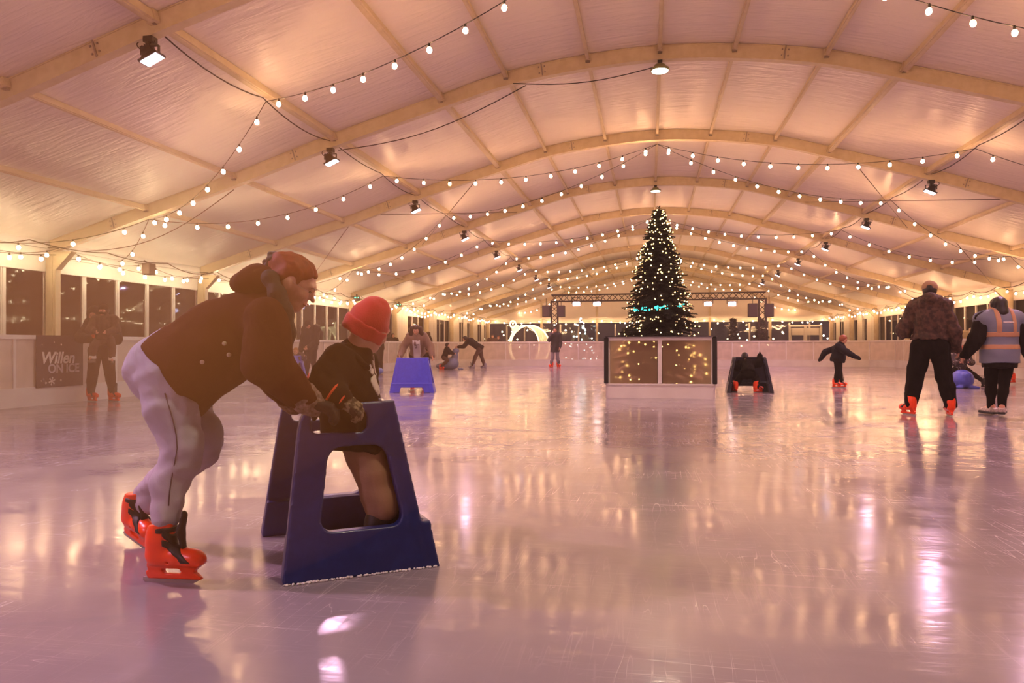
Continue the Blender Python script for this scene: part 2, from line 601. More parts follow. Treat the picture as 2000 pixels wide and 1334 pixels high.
# ------------------------------------------------------------------ ground: ice, walkways
def ice_material():
    m = bpy.data.materials.new('rink_ice'); m.use_nodes = True
    nt = m.node_tree; b = nt.nodes['Principled BSDF']
    L = nt.links.new
    tc = nt.nodes.new('ShaderNodeTexCoord')
    def noise(scale, detail=4, rough=.55, stretch=None, dist=0.0):
        n = nt.nodes.new('ShaderNodeTexNoise'); n.inputs['Scale'].default_value = scale
        n.inputs['Detail'].default_value = detail; n.inputs['Roughness'].default_value = rough
        n.inputs['Distortion'].default_value = dist
        if stretch:
            mp = nt.nodes.new('ShaderNodeMapping'); mp.inputs['Scale'].default_value = stretch[:3]
            mp.inputs['Rotation'].default_value = (0, 0, stretch[3])
            L(tc.outputs['Object'], mp.inputs[0]); L(mp.outputs[0], n.inputs['Vector'])
        else: L(tc.outputs['Object'], n.inputs['Vector'])
        return n.outputs['Fac']
    def ramp(f, p0, c0, p1, c1):
        r = nt.nodes.new('ShaderNodeValToRGB')
        r.color_ramp.elements[0].position = p0; r.color_ramp.elements[0].color = c0
        r.color_ramp.elements[1].position = p1; r.color_ramp.elements[1].color = c1
        L(f, r.inputs[0]); return r.outputs[0]
    def g(x): return (x, x, x, 1)
    base = ramp(noise(.55, 5, .6), .3, lin('857B84'), .7, lin('9A8F96'))
    # skate cuts: very thin lines where a stretched, distorted noise crosses its middle value
    cuts = None
    for sc, st, w in ((1.6, (.35, 5.2, 1, .35), .006), (1.6, (5.6, .3, 1, .2), .006), (2.2, (.5, 6.5, 1, 1.1), .006), (2.0, (7.2, .45, 1, .9), .006)):
        f = noise(sc, 2, .4, st, .6)
        s = nt.nodes.new('ShaderNodeMath'); s.operation = 'SUBTRACT'; L(f, s.inputs[0]); s.inputs[1].default_value = .5
        a = nt.nodes.new('ShaderNodeMath'); a.operation = 'ABSOLUTE'; L(s.outputs[0], a.inputs[0])
        c = ramp(a.outputs[0], 0.0, g(1), w, g(0))
        if cuts is None: cuts = c
        else:
            mx = nt.nodes.new('ShaderNodeMath'); mx.operation = 'MAXIMUM'; L(cuts, mx.inputs[0]); L(c, mx.inputs[1]); cuts = mx.outputs[0]
    pm = ramp(noise(.8, 3, .6), .42, g(0), .62, g(1))
    mul = nt.nodes.new('ShaderNodeMath'); mul.operation = 'MULTIPLY'; L(cuts, mul.inputs[0]); L(pm, mul.inputs[1])
    mx = nt.nodes.new('ShaderNodeMixRGB'); mx.inputs[2].default_value = lin('C8BCC0')
    s8 = nt.nodes.new('ShaderNodeMath'); s8.operation = 'MULTIPLY'; L(mul.outputs[0], s8.inputs[0]); s8.inputs[1].default_value = .32
    L(s8.outputs[0], mx.inputs[0]); L(base, mx.inputs[1]); L(mx.outputs[0], b.inputs['Base Color'])
    rg = ramp(noise(1.3, 5, .65), .35, g(.09), .7, g(.24))
    ra = nt.nodes.new('ShaderNodeMath'); ra.operation = 'MULTIPLY_ADD'; L(mul.outputs[0], ra.inputs[0]); ra.inputs[1].default_value = .2; L(rg, ra.inputs[2])
    L(ra.outputs[0], b.inputs['Roughness'])
    b.inputs['IOR'].default_value = 1.33
    b.inputs['Specular IOR Level'].default_value = .75
    # ripples across the view and fine cuts
    hs = nt.nodes.new('ShaderNodeMath'); hs.operation = 'MULTIPLY_ADD'
    L(noise(1.6, 4, .6, (.8, 2.2, 1, .1)), hs.inputs[0]); hs.inputs[1].default_value = 1.0
    k = nt.nodes.new('ShaderNodeMath'); k.operation = 'MULTIPLY'; L(mul.outputs[0], k.inputs[0]); k.inputs[1].default_value = -.05
    L(k.outputs[0], hs.inputs[2])
    bp = nt.nodes.new('ShaderNodeBump'); bp.inputs['Strength'].default_value = .35; bp.inputs['Distance'].default_value = .01
    L(hs.outputs[0], bp.inputs['Height']); L(bp.outputs[0], b.inputs['Normal'])
    return m
M_ICE = ice_material()
floor = MB().box((0, 14.9, -.05), (21.0, 43.4, .1)).build('floor', M_ICE, kind='structure')
M_DECK = mat('grey_brown_deck', '6B5548', rough=0.6, noise=(3, '5A463C', .3, .7))
walk = empty('floor', kind='structure')
for cx, cy, dx, dy in ((-11.3, 14.9, 1.6, 43.4), (11.3, 14.9, 1.6, 43.4), (0, 44.8, 24.2, 16.4)):
    MB().box((cx, cy, -.06), (dx - .002, dy, .1)).build('deck', M_DECK, walk)

# ------------------------------------------------------------------ walls with windows
def pane_mat(name='window_glass'):
    m = bpy.data.materials.new(name); m.use_nodes = True
    nt = m.node_tree; nt.nodes.clear(); L = nt.links.new
    o = nt.nodes.new('ShaderNodeOutputMaterial')
    t = nt.nodes.new('ShaderNodeBsdfTransparent'); t.inputs[0].default_value = (.86, .84, .82, 1)
    gl = nt.nodes.new('ShaderNodeBsdfGlossy'); gl.inputs['Roughness'].default_value = .03
    fr = nt.nodes.new('ShaderNodeFresnel'); fr.inputs[0].default_value = 1.5
    mx = nt.nodes.new('ShaderNodeMixShader')
    L(fr.outputs[0], mx.inputs[0]); L(t.outputs[0], mx.inputs[1]); L(gl.outputs[0], mx.inputs[2]); L(mx.outputs[0], o.inputs[0])
    return m
M_GLASS = pane_mat()
def curtain_mesh(w, h, n=28, amp=.035, seed=0):
    r = random.Random(seed)
    mb = MB(); vs = []; fs = []
    ph = r.random() * 6
    for i in range(n + 1):
        x = -w / 2 + w * i / n
        d = amp * math.sin(i * 1.6 + ph) + .4 * amp * math.sin(i * .7 + 2 * ph)
        vs += [(x, d, 0), (x, d * .8, h)]
    for i in range(n): fs.append((2 * i, 2 * i + 2, 2 * i + 3, 2 * i + 1))
    mb._add(vs, fs, True)
    return mb.mesh('drape')
STILE = MB().box((0, 0, 1.25), (.11, .06, 2.5)).box((0, -.034, 1.25), (.05, .012, 2.5)).mesh('stile')
PANE = MB().box((0, 0, 1.42), (.9, .008, 2.1)).mesh('pane')
def window_bay(n, y0, y1, s, curtains):
    w = empty('window_%d' % n, (s * XW, (y0 + y1) / 2, 0), -s * PI / 2, kind='structure')
    L = y1 - y0
    # local x runs along the wall, local -y looks into the hall
    p = L / 5
    for i in range(6):
        link('stile', STILE, M_WHITE, w, (-L / 2 + i * p, 0, 0))
    MB().box((0, 0, 2.70), (L, .07, .46)).box((0, -.05, 2.86), (L, .05, .18)).box((0, -.04, 2.5), (L, .03, .05)).build('header', M_WHITE, w)
    MB().box((0, 0, .18), (L, .06, .36)).build('sill_panel', M_WHITE, w)
    for i in range(5):
        x = -L / 2 + (i + .5) * p
        if i in curtains:
            link('drape', curtain_mesh(p * .98, 2.72, seed=n * 7 + i), M_CURT, w, (x, -.12, .02))
        link('pane', PANE, M_GLASS, w, (x, 0, 0))
    # eave beam
    MB().box((0, -.1, 3.0), (L - .15, .1, .14)).box((0, -.03, 3.06), (L, .06, .3)).build('eave_beam', M_WHITE, w)
wn = 1
for b in range(len(FRAMES) - 1):
    y0, y1 = FRAMES[b], FRAMES[b + 1]
    if y1 < 5: continue
    for s in (-1, 1):
        # local +x: for s=-1 (rotation +90deg) local x = world +y ; for s=+1 local x = world -y
        near = lambda i: i if s < 0 else 4 - i
        cur = []
        if y0 > 30: cur = [near(0), near(1)] if s < 0 else [near(0)]
        if y0 > 41: cur = [near(0), near(1), near(3)]
        window_bay(wn, y0, y1, s, cur); wn += 1
# plain sheets behind the camera close the hall
wl = MB().box((-XW - .05, -.2, 1.6), (.04, 14, 3.4)).build('wall_left', M_FAB, kind='structure')
wr = MB().box((XW + .05, -.2, 1.6), (.04, 14, 3.4)).build('wall_right', M_FAB, kind='structure')
def gable(y, name, z0):
    vs = []; fs = []
    xs = np.linspace(-12.2, 12.2, 50)
    for x in xs: vs += [(x, y, z0), (x, y, roof_z(x) + .1)]
    for i in range(len(xs) - 1): fs.append((2 * i, 2 * i + 2, 2 * i + 3, 2 * i + 1))
    mb = MB(); mb._add(vs, fs)
    return mb
gable(Y_FRONT, 'wall_front', 0).build('wall_front', M_FAB, kind='structure')
back = gable(Y_END + .1, 'wall_back', 2.62).build('wall_back', M_FAB, kind='structure')
for x in (-7.79, -3.85, 3.85, 7.79):
    MB().box((x, Y_END - .02, roof_z(x) / 2), (.16, .12, roof_z(x))).build('post', M_ALU, back)
MB().box((0, Y_END, 2.76), (23.6, .1, .34)).box((0, Y_END - .08, 2.95), (23.6, .06, .08)).build('gable_beam', M_WHITE, back)
gw = empty('window_%d' % wn, (0, Y_END, 0), 0, kind='structure')
gx = -11.6
DOOR = (9.05, 11.15)
GP = MB().box((0, 0, 1.42), (1.22, .008, 2.1)).mesh('gable_pane')
for i in range(19):
    x = -11.6 + 1.29 * i
    if x > 11.7: break
    link('stile', STILE, M_WHITE, gw, (x, 0, 0))
    if not (DOOR[0] - .3 < x + .645 < DOOR[1] + .2):
        link('pane', GP, M_GLASS, gw, (x + .645, 0, 0))
MB().box((0, 0, .18), (23.4, .05, .36)).build('sill_panel', M_WHITE, gw)
# double door in the far wall
door = empty('door_1', (10.05, Y_END - .05, 0), 0, kind='structure')
MB().box((-1.0, 0, 1.15), (.12, .1, 2.3)).box((1.0, 0, 1.15), (.12, .1, 2.3)).box((0, 0, 2.28), (2.1, .1, .12)).box((0, 0, 1.15), (.16, .09, 2.3)).build('door_frame', M_WHITE, door)
M_SIGNW = mat('sign_white', 'E2D8CE', rough=.6)
def text_obj(name, s, size, m, loc, rot, parent, ext=.002, shear=0.0, bold=0.0):
    cu = bpy.data.curves.new(name, 'FONT'); cu.body = s; cu.size = size; cu.extrude = ext; cu.shear = shear
    cu.align_x = 'CENTER'; cu.align_y = 'CENTER'; cu.offset = bold
    tmp = bpy.data.objects.new(name, cu); COL.objects.link(tmp)
    dg = bpy.context.evaluated_depsgraph_get()
    me = bpy.data.meshes.new_from_object(tmp.evaluated_get(dg))
    bpy.data.objects.remove(tmp)
    me.materials.clear()
    return link(name, me, m, parent, loc, rot)
for x in (-.5, .5):
    d = MB().box((x, 0, 1.9), (.82, .05, .5)).box((x - .4, 0, 1.1), (.05, .05, 2.1)).box((x + .4, 0, 1.1), (.05, .05, 2.1)).box((x, 0, .3), (.8, .05, .6)).build('door_leaf', M_WHITE, door)
    MB().box((x, 0, 1.13), (.75, .01, 1.05)).build('door_pane', M_GLASS, d)
    text_obj('lettering', 'EXIT', .22, M_SIGNW, (x, -.03, 1.0), (PI / 2, 0, 0), d)

# ------------------------------------------------------------------ rink barrier
def milky(name, col, tr, rough=.25):
    m = bpy.data.materials.new(name); m.use_nodes = True
    nt = m.node_tree; b = nt.nodes['Principled BSDF']; L = nt.links.new
    b.inputs['Base Color'].default_value = lin(col); b.inputs['Roughness'].default_value = rough
    o = nt.nodes['Material Output']
    t = nt.nodes.new('ShaderNodeBsdfTransparent'); t.inputs[0].default_value = (.95, .93, .9, 1)
    mx = nt.nodes.new('ShaderNodeMixShader')
    tc = nt.nodes.new('ShaderNodeTexCoord'); n = nt.nodes.new('ShaderNodeTexNoise'); n.inputs['Scale'].default_value = 3.5; n.inputs['Detail'].default_value = 6
    mr = nt.nodes.new('ShaderNodeMapRange'); mr.inputs[1].default_value = .3; mr.inputs[2].default_value = .7
    mr.inputs[3].default_value = 1 - tr - .1; mr.inputs[4].default_value = 1 - tr + .1
    L(tc.outputs['Object'], n.inputs['Vector']); L(n.outputs['Fac'], mr.inputs[0]); L(mr.outputs[0], mx.inputs[0])
    L(t.outputs[0], mx.inputs[1]); L(b.outputs[0], mx.inputs[2]); L(mx.outputs[0], o.inputs[0])
    return m
M_PANEL = milky('frosted_panel', 'E4D4C8', .28)
M_BOARD = mat('white_board', 'E3DCD8', rough=.4, noise=(2.2, 'D2C8C4', .35, .75))
def barrier(pts, label):
    cx = sum(p[0] for p in pts) / len(pts); cy = sum(p[1] for p in pts) / len(pts)
    e = empty('rink_barrier', (0, 0, 0), 0, label, 'barrier', 'white framed boards around the ice')
    rail = MB(); kick = MB(); meshes = {}
    for i in range(len(pts) - 1):
        a = Vector(pts[i] + (0,)); b = Vector(pts[i + 1] + (0,))
        d = b - a; L = d.length; n = max(1, round(L / 1.2)); ang = math.atan2(d.y, d.x)
        up = Vector((0, 0, 1))
        rail.bar(a + up * 1.165, b + up * 1.165, .09, .07)
        kick.bar(a + up * .15, b + up * .15, .05, .30); kick.bar(a + up * .31, b + up * .31, .065, .02)
        key = round(L / n, 3)
        if key not in meshes:
            meshes[key] = (MB().box((0, 0, .725), (key - .06, .015, .81)).mesh('board_panel'),
                           MB().box((0, 0, .725), (.055, .06, .81)).mesh('board_post'))
        for k in range(n):
            c = a.lerp(b, (k + .5) / n)
            link('board_panel', meshes[key][0], M_PANEL, e, c, (0, 0, ang))
            link('board_post', meshes[key][1], M_BOARD, e, a.lerp(b, k / n), (0, 0, ang))
    rail.build('top_rail', M_BOARD, e); kick.build('kick_plate', M_BOARD, e)
    return e
barrier([(-10.45, -6.0), (-10.45, 35.4)], 'long white board fence with frosted panels on the left, banner on it')
barrier([(-10.45, 35.4), (-9.6, 36.25), (9.6, 36.25), (10.45, 35.4)], 'white board fence with frosted panels across the far end of the ice')
barrier([(10.45, 35.4), (10.45, -6.0)], 'white board fence with frosted panels along the right, behind the man in the cap')
# ------------------------------------------------------------------ festoon strings
M_BULB = glow('warm_bulb', BULB_COL, BULB_S, True)
BULB = MB().lathe([(.005, -.068), (.021, -.061), (.032, -.043), (.035, -.027), (.027, -.004), (.014, .010)], 8).mesh('bulb')
def festoon(a, b, sag, label, step=.56, hook=False, r=.006):
    a, b = Vector(a), Vector(b)
    e = empty('festoon_string', a, 0, label, 'string lights', 'warm bulb strings under the marquee roof')
    L = (b - a).length
    n = max(2, int(L / step))
    def P(t): return (b - a) * t - Vector((0, 0, sag * 4 * t * (1 - t)))
    mb = MB().tube([P(t) for t in np.linspace(0, 1, 15)], r, 5)
    ts = [(i + .5) / n for i in range(n)]
    if hook:
        sgn = 1 if a.x > 0 else -1
        for q in (Vector((0, 0, 0)), b - a): mb.tube([q, q + Vector((sgn * (11.88 - abs(a.x)), 0, .03))], .008, 5)
    for t in ts:
        p = P(t)
        mb.lathe([(.012, -.045), (.016, -.04), (.016, 0), (.008, .012)], 6, p)
    mb.build('wire', M_CABLE, e)
    for t in ts:
        link('bulb', BULB, M_BULB, e, P(t) + Vector((0, 0, -.05)), (random.uniform(-.2, .2), random.uniform(-.2, .2), 0))
    return e
MID = [(FRAMES[i] + FRAMES[i + 1]) / 2 for i in range(1, len(FRAMES) - 1)]      # starts 5.3
def bayname(k): return 'added above the camera, out of view' if k == 0 else '%s roof bay from the camera' % ORDW[k]  # strings of this unseen bay are added to light the foreground
for k, ym in enumerate(MID):
    i = k + 1                                         # between FRAMES[i], FRAMES[i+1]
    yr = FRAMES[i] if (k % 2) else FRAMES[i + 1]      # joins the ridge here
    yo = FRAMES[i + 1] if (k % 2) else FRAMES[i]      # joins the outer purlin here
    for s, sd in ((-1, 'left'), (1, 'right')):
        festoon(rp(s * 5.816, ym, -.13), rp(0, yr, -.25), .38,
                'bulb string from %s purlin to ridge, %s' % (sd, bayname(k)))
        festoon(rp(s * 5.816, ym, -.13), rp(s * 9.62, yo, -.2), .42,
                'bulb string sagging towards the %s eave, %s' % (sd, bayname(k)))
        festoon(rp(s * 9.62, yo, -.2), (s * 11.55, yo + (1.6 if k % 2 else -1.6), 2.85), .18,
                'short bulb string down to the %s eave, %s' % (sd, bayname(k)), step=.8)
for i in range(1, len(FRAMES) - 1):  # first bay is out of view, its eave strings added for foreground light
    y0, y1 = FRAMES[i], FRAMES[i + 1]
    for s, sd in ((-1, 'left'), (1, 'right')):
        festoon((s * 11.5, y0 + .1, 2.92), (s * 11.5, y0 + 2.5, 2.9), .16,
                'bulb string along the %s eave, near half of the %s window bay' % (sd, ORDW[i]), step=.52, hook=True)
        festoon((s * 11.5, y0 + 2.5, 2.9), (s * 11.5, y1 - .1, 2.92), .2,
                'bulb string along the %s eave, far half of the %s window bay' % (sd, ORDW[i]), step=.52, hook=True)
for j in range(6):
    x0 = -11.4 + 3.8 * j
    festoon((x0, Y_END - .3, 2.85), (x0 + 3.8, Y_END - .3, 2.85), .28 if j % 2 else .2,
            'string of warm bulbs along the far gable wall, %s from the left' % ORDW[j + 1], step=.6)
for i in range(2, 6):
    festoon((-11.3, FRAMES[i] + .4, 2.75), (-11.3, FRAMES[i + 1] - .4, 2.75), .12, 'second lower bulb string along the left eave in the %s window bay' % ORDW[i], step=.62, hook=True)
# a second swag on each side before the last bays, as the photograph shows
for j, (x, y) in enumerate(((-11.2, 32.8), (11.2, 32.8))):
    festoon((x, y, 2.86), (x, y + 4.9, 2.86), .36, 'lower second swag of warm bulbs near the far end of the %s eave' % ('left' if x < 0 else 'right'), step=.5, hook=True)

# ------------------------------------------------------------------ floodlights on the frames
M_LENS = glow('flood_lens', (1.0, .80, .96), 26.0)
M_LENSOFF = mat('dark_lens', '3A3134', rough=.15)
def flood_parts():
    clamp = MB().box((0, 0, -.03), (.12, .11, .07)).box((0, .0, -.085), (.05, .05, .05)).tube([(-.05, 0, -.05), (.07, 0, -.05)], .014, 6).mesh('clamp', .004)
    yoke = MB().bar((-.115, 0, -.1), (.115, 0, -.1), .035, .012).bar((-.112, 0, -.1), (-.112, 0, -.2), .012, .035, (0, 1, 0)).bar((.112, 0, -.1), (.112, 0, -.2), .012, .035, (0, 1, 0)).mesh('yoke')
    hs = MB().lathe([(.055, .10), (.075, .095), (.085, .05), (.10, .0), (.125, -.04)], 4, (0, 0, 0), Matrix.Rotation(PI / 4, 3, 'Z') )
    hs.box((0, 0, -.05), (.25, .19, .03))
    for i in range(5): hs.box((-.06 + .03 * i, 0, .1), (.006, .1, .05))
    hs = hs.mesh('housing', .003)
    lens = MB().box((0, 0, -.067), (.215, .155, .008)).mesh('lens')
    return clamp, yoke, hs, lens
FCL, FYO, FHS, FLE = flood_parts()
def loop_cable(s):
    pts = [Vector((s * .10 + .06 * math.sin(q), .0 + .02 * math.cos(2 * q), -.02 + .11 * (math.cos(q) - 1) * .5)) for q in np.linspace(0, 2 * PI, 14)]
    return MB().tube([(0, 0, -.05)] + pts + [(s * .25, .25, .06)], .007, 5).mesh('cable')
LOOPS = {-1: loop_cable(-1), 1: loop_cable(1)}
def floodlight(x, y, z, s, label, on=True, tilt=.42, rz=0.0, power=None):
    """hung below a frame, aimed down and in towards the ice"""
    e = empty('floodlight', (x, y, z), rz, label, 'floodlight', 'floodlights hung under the roof frames')
    link('clamp', FCL, M_BLACK, e); link('yoke', FYO, M_BLACK, e)
    h = link('housing', FHS, M_BLACK, e, (0, 0, -.2), (0, 0, 0))
    h.rotation_euler = Matrix.Rotation(s * tilt, 3, 'Y').to_euler()
    link('lens', FLE, M_LENS if on else M_LENSOFF, h)
    link('cable', LOOPS[s], M_CABLE, e)
    if on:
        ld = bpy.data.lights.new('flood_beam', 'AREA'); ld.shape = 'RECTANGLE'; ld.size = .21; ld.size_y = .15
        ld.energy = power or FLOOD_W; ld.color = FLOOD_COL; ld.spread = math.radians(150)
        lo = bpy.data.objects.new('flood_beam', ld); COL.objects.link(lo); lo.parent = h; lo.location = (0, 0, -.075)
for k, y in enumerate(FRAMES[1:-2]):
    for s, sd in ((-1, 'left'), (1, 'right')):
        x = s * 5.9
        on = y < 41
        if k == 0 and s > 0: continue
        lab = 'lit black floodlight, %s in view from the camera along the %s lamp purlin' % (ORDW[k], sd)
        if k == 0: lab = 'added floodlight just out of view, overhead to the left of the auburn-haired woman'  # added unseen lamp with raised power, lights the foreground
        if not on: lab = 'small dark floodlight under the %s side of the last frame but one' % sd
        floodlight(x, y - .02, roof_z(x) - .165, s, lab, on, power=FLOOD_W * 1.5 if k == 0 else None)

floodlight(-5.9, FRAMES[0] - .02, roof_z(5.9) - .165, -1, 'added unseen floodlight behind the camera on the left lamp purlin', True, power=FLOOD_W * 2.2)  # second added lamp out of view, stronger, to brighten the foreground figures

# round high-bay lamps under the ridge
M_HB = glow('highbay_lens', (1.0, .93, .62), 16.0)
M_HBH = mat('highbay_housing', '8C8A5A', rough=.4, metal=.3)
for k, (y, nm) in enumerate(((12.8, 'first whole frame'), (22.8, 'third whole frame, above the tree'), (2.8, 'added out of view above the camera'))):  # the last lamp is added out of view to light the foreground
    e = empty('highbay_lamp', (0, y, roof_z(0) - .165), 0, 'round lamp glowing pale yellow under the ridge, ' + nm, 'lamp', 'round lamps under the ridge')
    MB().tube([(0, 0, 0), (0, 0, -.1)], .02, 8).box((0, 0, -.02), (.08, .08, .04)).build('hanger', M_BLACK, e)
    MB().lathe([(.05, -.06), (.09, -.075), (.10, -.12), (.155, -.135), (.16, -.165), (.15, -.175)], 20).build('housing', M_HBH, e)
    MB().lathe([(.14, -.174), (.135, -.182), (.02, -.186)], 20).build('lens', M_HB, e)
    ld = bpy.data.lights.new('highbay_beam', 'AREA'); ld.shape = 'DISK'; ld.size = .27; ld.energy = HIGHBAY_W; ld.color = (1.0, .80, .52); ld.spread = math.radians(160)
    lo = bpy.data.objects.new('highbay_beam', ld); COL.objects.link(lo); lo.parent = e; lo.location = (0, 0, -.19)
# ------------------------------------------------------------------ people: builders
M_SKIN = mat('skin', 'D9A284', rough=.5, sss=.08, noise=(22, 'CB8C6E', .35, .75))
M_HAIRB = mat('hair_brown', '2A1810', rough=.55, wave=(30, 'Z', '3A2418'))
M_HAIRD = mat('hair_dark', '150E0B', rough=.5)
M_HAIRR = mat('hair_auburn', '8E3C15', rough=.6, noise=(45, '742F0E', .3, .7), spec=.3)
M_HAIRG = mat('hair_ginger', '8A4420', rough=.5)
M_BLKJ = mat('black_jacket', '15110F', rough=.9, spec=.2, bump=(30, .3, .01))
M_BLKT = mat('black_trousers', '120E0C', rough=.95, spec=.15, bump=(40, .3, .008))
M_NAVY = mat('navy_jacket', '16171D', rough=.9, spec=.2, bump=(30, .3, .01))
M_EYE = mat('eye', '1B120E', rough=.15)
M_LIP = mat('lips', 'A8564A', rough=.4)
M_ORANGE = mat('orange_boot_shell', 'FF4A10', rough=.32, coat=.3, noise=(14, 'F23C0A', .35, .8))
M_STRAP = mat('black_strap', '17120F', rough=.55)
M_BLADE = mat('skate_blade', 'B9AFAA', rough=.3, metal=.7)
M_BOOTBLK = mat('black_boot', '1A1410', rough=.45)

def skate_meshes():
    def shell(grow=0):
        s = SDF()
        s.chain([(0, -.035, .128), (0, .05, .120), (0, .135, .112)], [.047, .045, .040], k=.02)
        s.ell((0, .13, .108), (.046, .062, .036), k=.02)
        s.chain([(0, -.032, .13), (0, -.026, .2), (0, -.012, .285)], [.050, .054, .060], k=.04)
        if grow: s.grow(grow)
        return s
    s = shell()
    s.plane((0, 0, .278), (0, -.25, 1)); s.plane((0, 0, .082), (0, 0, -1), k=.006)
    s.func(lambda P: np.maximum(np.maximum(np.abs(P[..., 0]) - (.012 + np.clip((P[..., 2] - .02) / .07, 0, 1) ** 2 * .024),
                                           np.abs(P[..., 2] - .055) - .037),
                                np.abs(P[..., 1] - .027 - .02 * np.abs((P[..., 2] - .05) / .03)) - (.128 - np.clip(.03 - np.abs(P[..., 2] - .06), 0, 1) * .55)),
           (-.05, -.12, .01), (.05, .18, .1), k=.008)
    s.box((0, .035, .056), (.06, .045, .013), rad=.012, mode='-', k=.004)
    s.limb((-.05, .03, .1), (.05, .03, .1), .006, mode='-', k=.004)
    shell_m = s.mesh('skate', .005)
    blade = MB().prism([(-.108, .022), (-.112, .008), (-.095, 0), (.13, 0), (.158, .012), (.155, .022)], -.0025, .0025,
                       Matrix(((0, 0, 1, 0), (1, 0, 0, 0), (0, 1, 0, 0), (0, 0, 0, 1)))).mesh('blade')
    st = []
    for c, n, w in (((0, .03, .243), (0, .02, 1), .012), ((0, .045, .165), (0, .62, .78), .012), ((0, .085, .135), (0, .82, .57), .011)):
        q = shell(.005); n = V3(n); n = n / np.linalg.norm(n); c = V3(c)
        q.plane(c + n * w, n, .003); q.plane(c - n * w, -n, .003); q.plane((0, -.012 if c[2] > .2 else .012, 0), (0, -1, 0), .003)
        q.plane((0, 0, .1), (0, 0, -1), .003)
        st.append(q.mesh('strap', .005))
    t = SDF(); t.chain([(0, .086, .16), (0, .072, .23), (0, .090, .305)], [.02, .028, .022], k=.02, flat=((0, 1, .3), .45))
    tongue = t.mesh('tongue', .005)
    b = MB()
    for sx in (-1, 1):
        b.lathe([(.013, 0), (.013, .006), (.008, .01)], 10, (sx * .046, -.03, .14), Matrix.Rotation(sx * PI / 2, 3, 'Y'))
    return shell_m, blade, st, tongue, b.mesh('rivet')
SK = skate_meshes()
def copy_mat(me, m, cache={}):
    k = (me.name, m.name)
    if k not in cache:
        c = me.copy(); c.materials.clear(); c.materials.append(m); cache[k] = c
    return cache[k]
def put_skate(parent, pos, fwd, sc=1.0, m=None, up=(0, 0, 1)):
    """pos = point on the ice under the ankle, in the parent's space"""
    R = frame_R(fwd, up)
    o = link('skate', copy_mat(SK[0], m or M_ORANGE), None, parent)
    o.matrix_local = Matrix.Translation(Vector(pos)) @ Matrix(R.tolist()).to_4x4() @ Matrix.Scale(sc, 4)
    link('blade', SK[1], M_BLADE, o)
    for st in SK[2]: link('strap', st, M_STRAP, o)
    link('tongue', SK[3], M_STRAP, o)
    link('rivet', SK[4], M_STRAP, o)
    return o

def shoe_mesh():
    s = SDF()
    s.chain([(0, -.06, .05), (0, .05, .05), (0, .16, .04)], [.042, .042, .034], k=.02)
    s.limb((0, -.055, .06), (0, -.05, .11), .042, .042, k=.03)
    s.plane((0, 0, .105), (0, -.3, 1)); s.plane((0, 0, .0), (0, 0, -1), .004)
    up = s.mesh('shoe', .006)
    q = SDF(); q.box((0, .045, .016), (.045, .15, .016), rad=.012); q.box((0, .12, .02), (.038, .08, .02), rad=.015)
    return up, q.mesh('sole', .006)
SHOE_M = shoe_mesh()
M_SHOEW = mat('pale_trainer', 'D8C6BC', rough=.6, noise=(30, '8E7C74', .4, .7))
def put_shoe(parent, pos, fwd, sc=1.0, m=None, up=(0, 0, 1)):
    R = frame_R(fwd, up)
    o = link('shoe', copy_mat(SHOE_M[0], m or M_BOOTBLK), None, parent)
    o.matrix_local = Matrix.Translation(Vector(pos)) @ Matrix(R.tolist()).to_4x4() @ Matrix.Scale(sc, 4)
    link('sole', SHOE_M[1], M_BOOTBLK, o)
    return o

def add_hand(s, w, d, n, sz=.18, curl=.5, k=.008, thumb=1, grow=0.0):
    """palm and five fingers from wrist w along d; n = direction the palm faces; thumb = +1/-1 side"""
    w, d, n = V3(w), V3(d), V3(n)
    d = d / np.linalg.norm(d); n = n - d * (n @ d); n = n / np.linalg.norm(n); r = np.cross(d, n) * thumb
    g = grow
    c = w + d * sz * .28
    s.box(c, (sz * .22 + g, sz * .29 + g, sz * .075 + g), np.stack([r, d, n], 1), rad=sz * .07, k=.012)
    s.limb(w - d * sz * .15, w + d * sz * .1, sz * .15 + g, sz * .15 + g, k=.015, flat=(n, .75))
    for i, (off, ln) in enumerate(((.165, .40), (.055, .45), (-.055, .42), (-.16, .33))):
        p = w + d * sz * .54 + r * sz * off
        a = 0.0; q = p - d * sz * .08
        rad = sz * (.056 - .004 * i) + g
        for j, f in enumerate((.42, .33, .25)):
            a += curl * (.55 if j == 0 else .9)
            e = q + (d * math.cos(a) + n * math.sin(a)) * sz * ln * f * (1.25 if j == 0 else 1) + r * sz * off * .05
            s.limb(q, e, rad * (1 - .06 * j), rad * (1 - .06 * (j + 1)), k=k); q = e
    b = w + d * sz * .12 + r * sz * .17
    m1 = b + (d * .6 + r * .65 + n * .35 * curl) * sz * .22
    m2 = m1 + (d * .85 + r * .1 + n * .6 * curl) * sz * .2
    m3 = m2 + (d * .85 - r * .15 + n * .7 * curl) * sz * .14
    s.chain([b, m1, m2, m3], [sz * .085 + g, sz * .07 + g, sz * .06 + g, sz * .05 + g], k=k)
    return s

